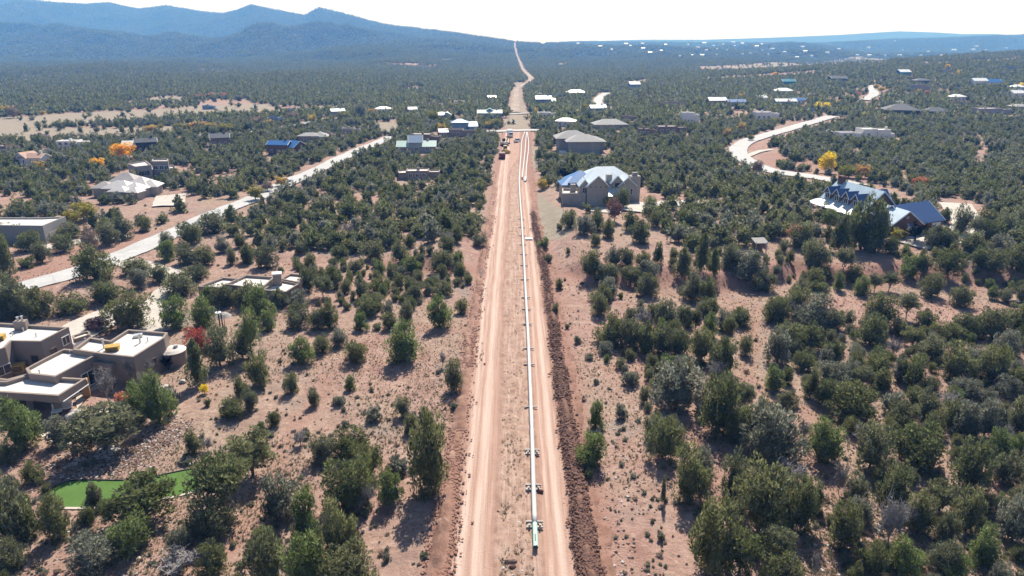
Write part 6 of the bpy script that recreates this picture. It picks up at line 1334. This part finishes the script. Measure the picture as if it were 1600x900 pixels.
def dozer():
    x, y, z = pxg(790, 238.5); o = empty('bulldozer', (x, y, z), 'yellow-brown bulldozer parked on the left of the track', 'bulldozer'); yw = -1.4; q = frame_of(x, y, yw)
    for s in (-1, 1):
        pr = [(-2.1, .1), (1.9, .1), (2.3, .5), (1.9, .95), (-2.0, .95), (-2.4, .5)]; n = 6; v = [(*q(a, s * 1.15 + d), z + b) for d in (-.28, .28) for a, b in pr]; Geo().add(v, [tuple(range(n)), tuple(range(2 * n - 1, n - 1, -1))] + [(i, n + i, n + (i + 1) % n, (i + 1) % n) for i in range(n)]).put('track', M['tyre'], o)
    body_profile(o, q, [(-2.0, .6), (2.0, .6), (2.0, 1.7), (.2, 1.9), (-2.0, 1.7)], .8, 'body', 'yellow_paint', z); body_profile(o, q, [(-1.6, 1.75), (.2, 1.9), (.1, 2.9), (-1.5, 2.9)], .75, 'cab', 'glass', z, .95, 2.2); Geo().box((*q(-.7, 0), 0), (1.9, 1.7, .1), yw, z + 2.91).put('cab_roof', M['yellow_paint'], o)
    Geo().box((*q(2.9, 0), 0), (.25, 3.4, 1.1), yw, z + .1).put('blade', M['yellow_paint'], o); flue(o, *q(1.0, .3), z + 1.7, 1.0, .07, 'dark')
    for s in (-1, 1): Geo().tube([(*q(0, s * 1.5), z + .5), (*q(2.8, s * 1.5), z + .5)], .1, 6).put('push_arm', M['yellow_paint'], o)
dozer()
def backhoe():
    x, y, z = pxg(788, 228); o = empty('excavator', (x, y, z), 'pale tracked excavator with folded boom behind the bulldozer', 'excavator'); yw = 1.0; q = frame_of(x, y, yw)
    for s in (-1, 1): Geo().box((*q(0, s * 1.0), 0), (3.6, .5, .8), yw, z).put('track', M['tyre'], o)
    Geo().box((*q(-.3, 0), 0), (3.0, 2.3, 1.1), yw, z + .95).put('house', M['gravel_roof'], o); Geo().box((*q(.7, .7), 0), (1.3, .95, 1.4), yw, z + 2.06).put('cab', M['glass'], o); g = Geo().tube([(*q(1.1, -.2), z + 1.6), (*q(3.2, -.2), z + 3.8), (*q(4.6, -.2), z + 3.2)], [.25, .25, .18], 6); g.put('boom', M['yellow_paint'], o); Geo().tube([(*q(4.6, -.2), z + 3.2), (*q(4.0, -.2), z + 1.2)], [.2, .14], 6).put('stick', M['yellow_paint'], o); Geo().box((*q(3.8, -.2), 0), (.8, .9, .7), yw, z + .5).put('bucket', M['dark'], o)
backhoe()
x, y, z = pxg(784.5, 247.5); o = empty('red_container', (x, y, z), 'dark red ribbed container box at the left edge of the track', 'container'); Geo().box((x, y, 0), (2.4, 4.2, 2.3), .1, z + .1).put('box', M['red_paint'], o); g = Geo()
for k in range(9): g.box((x - 1.2 + .3 * k, y - 2.12, 0), (.1, .06, 2.1), .0, z + .2)
g.put('rib', M['red_paint'], o); Geo().box((x, y, 0), (2.46, 4.26, .08), .1, z + 2.4).put('lid', M['red_paint'], o)
# white boards on the lane, shed in the trees, table, post
def board(px, py, w, d, yaw, label):
    x, y, z = pxg(px, py); o = empty('board', (x, y, z), label, 'board'); Geo().box((x, y, 0), (w, d, .05), yaw, z + .16).put('sheet', M['trim'], o)
    for s in (-1, 1): Geo().box((x + s * w * .35, y, 0), (.1, d, .1), yaw, z + .055).put('batten', M['greywood'], o)
board(826.5, 373.5, 1.7, 1.5, .1, 'white sheet of board lying on the right wheel lane beside the pipe')
x, y, z = pxg(1190, 398); o = empty('shed', (x, y, z), 'small open shed with a pale metal roof among the right trees', 'shed'); q = frame_of(x, y + 2, .1); plot(x, y + 2, 5, 3)
for u in (-1.2, 1.2):
    for v_ in (-1.0, 1.0): Geo().box((*q(u, v_), 0), (.15, .15, 3.0), .1, z - .4).put('post', M['greywood'], o)
Geo().add([(*q(-1.5, -1.3), z + 2.4), (*q(1.5, -1.3), z + 2.4), (*q(1.5, 1.3), z + 3.0), (*q(-1.5, 1.3), z + 3.0), (*q(-1.5, -1.3), z + 2.3), (*q(1.5, -1.3), z + 2.3), (*q(1.5, 1.3), z + 2.9), (*q(-1.5, 1.3), z + 2.9)], [(0, 1, 2, 3), (7, 6, 5, 4), (0, 4, 5, 1), (1, 5, 6, 2), (2, 6, 7, 3), (3, 7, 4, 0)]).put('roof', M['grey_wall'], o); Geo().box((*q(0, .95), 0), (2.4, .08, 2.6), .1, z - .1).put('back_wall', M['adobe_dark'], o)
x, y, z = pxg(1583, 477); o = empty('picnic_table', (x, y, z), 'dark wooden picnic table on the sandy ground near the right edge', 'picnic table'); Geo().box((x, y, 0), (2.2, .9, .08), .2, z + .75).put('table_top', M['dark'], o)
for s in (-1, 1): Geo().box((x - s * .16, y + s * .8, 0), (2.2, .3, .07), .2, z + .43).put('bench', M['dark'], o); Geo().box((x + s * .8, y + s * .16, 0), (.12, 1.8, .1), .2, z + .36).put('leg', M['dark'], o); Geo().box((x + s * .8, y + s * .16, 0), (.12, .12, .9), .2, z - .1).put('leg', M['dark'], o)
def post(px, py, h, mat, label, name='post', cap=None, r=.1):
    x, y, z = pxg(px, py); o = empty(name, (x, y, z), label, 'post'); Geo().tube([(x, y, z - .3), (x, y, z + h)], r, 8).put('shaft', M[mat], o)
    if cap: Geo().tube([(x, y, z + h - .35), (x, y, z + h - .2)], cap, 10).put('collar', M['trim'], o)
post(503, 488, 2.6, 'timber', 'short reddish wooden post in the open ground right of the chimneyed house', r=.13); post(346, 523, 4.2, 'dark', 'tall dark lamp post with a pale collar near the red shrub', 'lamp_post', .5); post(349, 516, 4.6, 'dark', 'taller dark post behind the collared lamp post', 'post')
x, y, z = pxg(352, 512); o = empty('patio_umbrella', (x, y, z), 'pale grey patio umbrella in the shade behind the dark posts', 'umbrella'); Geo().tube([(x, y, z + 2.1), (x, y, z + 2.6), (x, y, z + 2.8)], [1.3, .7, .1], 12).put('canopy', M['grey_wall'], o); Geo().tube([(x, y, z), (x, y, z + 2.7)], .05, 6).put('pole', M['dark'], o)
post(752, 432, 1.2, 'trim', 'white marker post on the left edge of the track by the brown bank', r=.12)
x, y, z = pxg(135, 397); o = empty('utility_box', (x, y, z), 'small dark green utility box beside the left road', 'utility box'); Geo().box((x, y, 0), (1.2, 1.0, .8), .2, z - .1).put('cabinet', M['slate_roof'], o); Geo().box((x, y, 0), (1.3, 1.1, .08), .2, z + .7).put('lid', M['slate_roof'], o)
x, y, z = pxg(1192, 323); o = empty('white_tank', (x, y, z), 'small white tank with a domed lid in the right woods', 'tank'); Geo().tube([(x, y, z - .2), (x, y, z + 1.6), (x, y, z + 2.0), (x, y, z + 2.2)], [1.1, 1.1, .8, .2], 14).put('shell', M['trim'], o); Geo().tube([(x, y, z + 2.18), (x, y, z + 2.45)], .25, 8).put('lid', M['trim'], o); plot(x, y, 2.5, 6)
# lawn chairs by the portal
for i, (px, py) in enumerate([(90, 646), (105, 640)]):
    x, y, z = pxg(px, py); o = empty('patio_chair', (x, y, z), 'white cushioned patio chair by the adobe portal, %s one' % ('left' if i == 0 else 'right'), 'chair'); Geo().box((x, y, 0), (1.2, 1.0, .18), .4, z + .35).put('cushion', M['trim'], o); Geo().box((x - .2, y + .5, 0), (1.2, .18, .7), .4, z + .5).put('backrest', M['trim'], o)
    for dx in (-.5, .5): Geo().box((x + dx, y, 0), (.1, .9, .4), .4, z).put('leg', M['dark'], o)
# ------------------------------------------------------------------ ground litter: dry tufts, pebbles, clods, roots
def blade_tuft(seed, n, mat):
    rg = np.random.default_rng(seed); V, tn = [], []
    for i in range(n):
        th = rg.uniform(0, 6.28); r = rg.uniform(.05, .3); b = np.array([math.cos(th) * r * .5, math.sin(th) * r * .5, 0]); t = b + [math.cos(th) * rg.uniform(.1, .45), math.sin(th) * rg.uniform(.1, .45), rg.uniform(.35, 1)]
        s = np.array([-math.sin(th), math.cos(th), 0]) * .07; V += [b - s, b + s, t]; tn += [rg.uniform(.7, 1.25)] * 3
    me = bpy.data.meshes.new('tuft'); me.from_pydata([tuple(v) for v in V], [], [(3 * i, 3 * i + 1, 3 * i + 2) for i in range(n)]); me.materials.append(mat)
    at = me.color_attributes.new('tone', 'FLOAT_COLOR', 'POINT'); cc = np.ones((len(V), 4), np.float32); cc[:, :3] = np.array(tn)[:, None]; at.data.foreach_set('color', cc.ravel()); return me
def pebble(seed, mat):
    bm = bmesh.new(); bmesh.ops.create_icosphere(bm, subdivisions=1, radius=.5); rg = np.random.default_rng(seed)
    for v in bm.verts: v.co = v.co * rg.uniform(.7, 1.2); v.co.z = v.co.z * .65 + .1
    me = bpy.data.meshes.new('pebble'); bm.to_mesh(me); bm.free(); me.materials.append(mat); return me
M['dry_grass'] = leaf_mat('dry_grass', [(0, (.34, .27, .17)), (.5, (.40, .33, .22)), (1, (.29, .26, .14))], .3)
M['grey_forb'] = leaf_mat('grey_green_forb', [(0, (.15, .165, .11)), (1, (.22, .21, .14))], .2)
TUFTS = pack('dry_tuft', [(blade_tuft(i, 16, M['dry_grass']), None) for i in range(3)] + [(blade_tuft(9, 18, M['grey_forb']), None)])
STONES = pack('pebble', [(pebble(i, M[m_]), None) for i, m_ in enumerate(('rock', 'rock_pale', 'rock', 'rock_dark'))])
RUB = pack('rubble_stone', [(pebble(40 + i, M[m_]), None) for i, m_ in enumerate(('rock', 'rock', 'rock_dark', 'rock', 'rock_pale'))])
CLODS = pack('clod', [(pebble(20 + i, M['clod']), None) for i in range(3)]) if M.setdefault('clod', simple('damp_dug_soil', (.135, .072, .053), .95, .25, 4)) else None
def litter(n, seed, y0, y1, w=1.0):
    rg = np.random.default_rng(seed); u = rg.random(n); Y = 1 / (1 / y0 + u * (1 / y1 - 1 / y0)); X = rg.uniform(-1, 1, n) * (Y * .82 + 12); return X, Y, rg
X, Y, rg = litter(150000, 41, 44, 180)
d = fbm(X / 16, Y / 16, 121, 3); rc, rw = row_x(Y); off = np.abs(X - rc) - rw; inmid = (X > -1.2) & (X < 1.9)
k = (((off > .4) & (rg.random(len(X)) < sstep(.36, .62, d) * .9)) | (inmid & (rg.random(len(X)) < .6)))
for q in SUNK: k &= ~in_poly(X, Y, q)
for pl, w_ in ROADS: k &= seg_dist(X, Y, pl) > w_ / 2
X, Y = X[k], Y[k]; s = .16 + .34 * rg.random(len(X)) ** 2; scatter('dry_grass', X, Y, Z(X, Y), np.stack([s, s, s * rg.uniform(.4, .75, len(X))], -1), TUFTS, 3, 'dry tufts of tan grass sprinkled over the pink soil')
X, Y, rg = litter(30000, 43, 44, 150); rc, rw = row_x(Y); off = np.abs(X - rc) - rw; inmid = (X > -1.5) & (X < 2.0); d = fbm(X / 9, Y / 9, 123, 3)
k = ((off > -.2) & (rg.random(len(X)) < sstep(.45, .62, d))) | (inmid & (rg.random(len(X)) < .5))
for q in SUNK: k &= ~in_poly(X, Y, q)
for pl, w_ in ROADS: k &= seg_dist(X, Y, pl) > w_ / 2
X, Y = X[k], Y[k]; s = .09 + .34 * rg.random(len(X)) ** 4; scatter('pebbles', X, Y, Z(X, Y), np.stack([s, s, s], -1), STONES, 4, 'loose pebbles and stones on the bare ground')
n = 46000; rg = np.random.default_rng(45); Y = 1 / (1 / 44 + rg.random(n) * (1 / 190 - 1 / 44)); Y = Y[rg.random(n) < .35 + .65 * sstep(.38, .55, fbm(Y / 5, Y * 0 + 3, 133, 3))]; n = len(Y); jr_ = (fbm(Y / 7, Y * 0 + 9, 83, 3) - .5) * .7
X = 7.05 + jr_ * .8 - 1.1 * sstep(120, 200, Y) + rg.normal(0, .45, n); zz = .25 * np.exp(-((X - 7.05 - jr_ * .8 + 1.1 * sstep(120, 200, Y)) / .95) ** 2) + .12; s = .10 + .38 * rg.random(n) ** 3
scatter('spoil_clods', X, Y, Z(X, Y) + zz * rg.uniform(.3, 2.6, n), np.stack([s, s, s * .8], -1), CLODS, 5, 'dark clods of dug soil heaped along the right edge of the track')
# rubble slope above the green
x, y, z_ = P(np.array([60, 130, 200, 245, 275, 215, 150, 90]), np.array([745, 722, 722, 690, 665, 712, 738, 748])); pl = list(zip(x, y)); n = 3600; s_ = rg.uniform(0, len(pl) - 1.01, n); i = s_.astype(int); f = s_ - i
a = np.array(pl); X = a[i, 0] * (1 - f) + a[i + 1, 0] * f + rg.normal(0, 1.3, n); Y = a[i, 1] * (1 - f) + a[i + 1, 1] * f + rg.normal(0, 1.3, n); k = ~in_poly(X, Y, SUNK[0]); X, Y = X[k], Y[k]; s = .10 + .26 * rg.random(len(X)) ** 3
scatter('rubble', X, Y, Z(X, Y) + .02, np.stack([s, s, s], -1), RUB, 6, 'pinkish rubble stones banked above the putting green')
# ------------------------------------------------------------------ woods (sited last, round everything that stands)
scatter('woodland', *woods(50, 430, 3.7, 5, .97, 4.9), MID, 1, 'dark evergreen woodland of low rounded trees filling the land between the houses')
scatter('woodland', *woods(430, 2300, 4.8, 6, .98, 5.3), FARC, 2, 'hazy far evergreen woodland reaching to the foot of the mountains')
scatter('woodland', *woods(2300, 5300, 10.5, 8, .9, 8.5), DIST, 7, 'distant dark woodland on the mountain slopes and far hills')
# low scrub between the trees
SCRUB = pack('scrub', [make_tree('shrub', 400 + i, M[m_], 7, 30, .2) for i, m_ in enumerate(('grey_forb', 'greygreen', 'grey_forb', 'tan'))])
X, Y, rg = litter(4600, 47, 46, 260); rc, rw = row_x(Y); d = fbm(X / 20, Y / 20, 131, 3); k = (np.abs(X - rc) > rw + .5) & (rg.random(len(X)) < sstep(.36, .6, d))
for q in SUNK: k &= ~in_poly(X, Y, q)
for pl, w_ in ROADS: k &= seg_dist(X, Y, pl) > w_ / 2 + .5
for hx, hy, hr, fr in HOUSE_PLOTS: k &= np.hypot(X - hx, Y - hy) > hr * .9
X, Y = X[k], Y[k]; s = .28 + .7 * rg.random(len(X)) ** 3; scatter('low_scrub', X, Y, Z(X, Y) - .02, np.stack([s, s, s * rg.uniform(.5, .8, len(X))], -1), SCRUB, 9, 'low grey-green scrub dotted over the open ground')
# young trees filling the stands between the big ones
YOUNG = pack('young_tree', PRO['bush'][:4] + PRO['bright'][:1] + PRO['grey'][:1])
q_ = [poly_px(p) for p in ([(1000, 640), (1130, 520), (1200, 480), (1350, 500), (1600, 500), (1640, 930), (1330, 930), (1250, 760), (1110, 830)], [(930, 560), (1000, 480), (1150, 500), (1150, 640), (1020, 640)], [(-20, 700), (130, 800), (100, 930), (-40, 930)], [(300, 780), (560, 800), (620, 930), (280, 930)], [(420, 420), (720, 400), (740, 450), (600, 500), (480, 480)], [(1040, 400), (1280, 390), (1300, 440), (1050, 440)], [(1380, 390), (1640, 400), (1640, 460), (1400, 440)])]
rg = np.random.default_rng(91); X = rg.uniform(-60, 175, 9000); Y = rg.uniform(48, 190, 9000); k = np.zeros(len(X), bool)
for p in q_: k |= in_poly(X, Y, p)
for i_, w_ in enumerate(WASH): k &= seg_dist(X, Y, w_) > (9 if i_ == 3 else 3.4)
for hx, hy, hr, fr in HOUSE_PLOTS: k &= np.hypot(X - hx, Y - hy) > hr
for p in SUNK: k &= ~in_poly(X, Y, p)
for pl, w_ in ROADS: k &= seg_dist(X, Y, pl) > w_ / 2 + 2
X, Y = X[k], Y[k]; W = rg.uniform(1.1, 2.9, len(X)); ok = np.ones(len(X), bool); tx = [(t[0], t[1], t[3]) for t in TREES]
for i in range(len(X)):
    dd = np.array([math.hypot(X[i] - a, Y[i] - b_) - .36 * (c + W[i]) for a, b_, c in tx])
    if dd.min() < 0 or (dd.min() > 3.5 and rg.random() < .75): ok[i] = False
    else: tx.append((X[i], Y[i], W[i] * 1.5))
X, Y, W = X[ok], Y[ok], W[ok]; scatter('young_growth', X, Y, Z(X, Y) - .04, np.stack([W, W, W * rg.uniform(.75, 1.15, len(X))], -1), YOUNG, 10, 'young junipers filling the gaps between the larger trees')
# churned red lumps along the left edge of the track
REDC = pack('red_clod', [(pebble(60 + i, M['red_clay']), None) for i in range(3)]) if M.setdefault('red_clay', simple('churned_red_soil', (.235, .125, .09), .95, .25, 3)) else None
n = 16000; rg = np.random.default_rng(95); Y = 1 / (1 / 44 + rg.random(n) * (1 / 230 - 1 / 44)); k = rg.random(n) < .12 + .88 * sstep(.42, .62, fbm(Y / 6, Y * 0 + 8, 135, 3)); Y = Y[k]; n = len(Y)
rc, rw = row_x(Y); X = rc - rw + .5 + rg.normal(0, .65, n); s = .07 + .34 * rg.random(n) ** 4; scatter('edge_clods', X, Y, Z(X, Y) + .05, np.stack([s, s, s * .8], -1), REDC, 11, 'churned lumps of red soil along the left edge of the track')
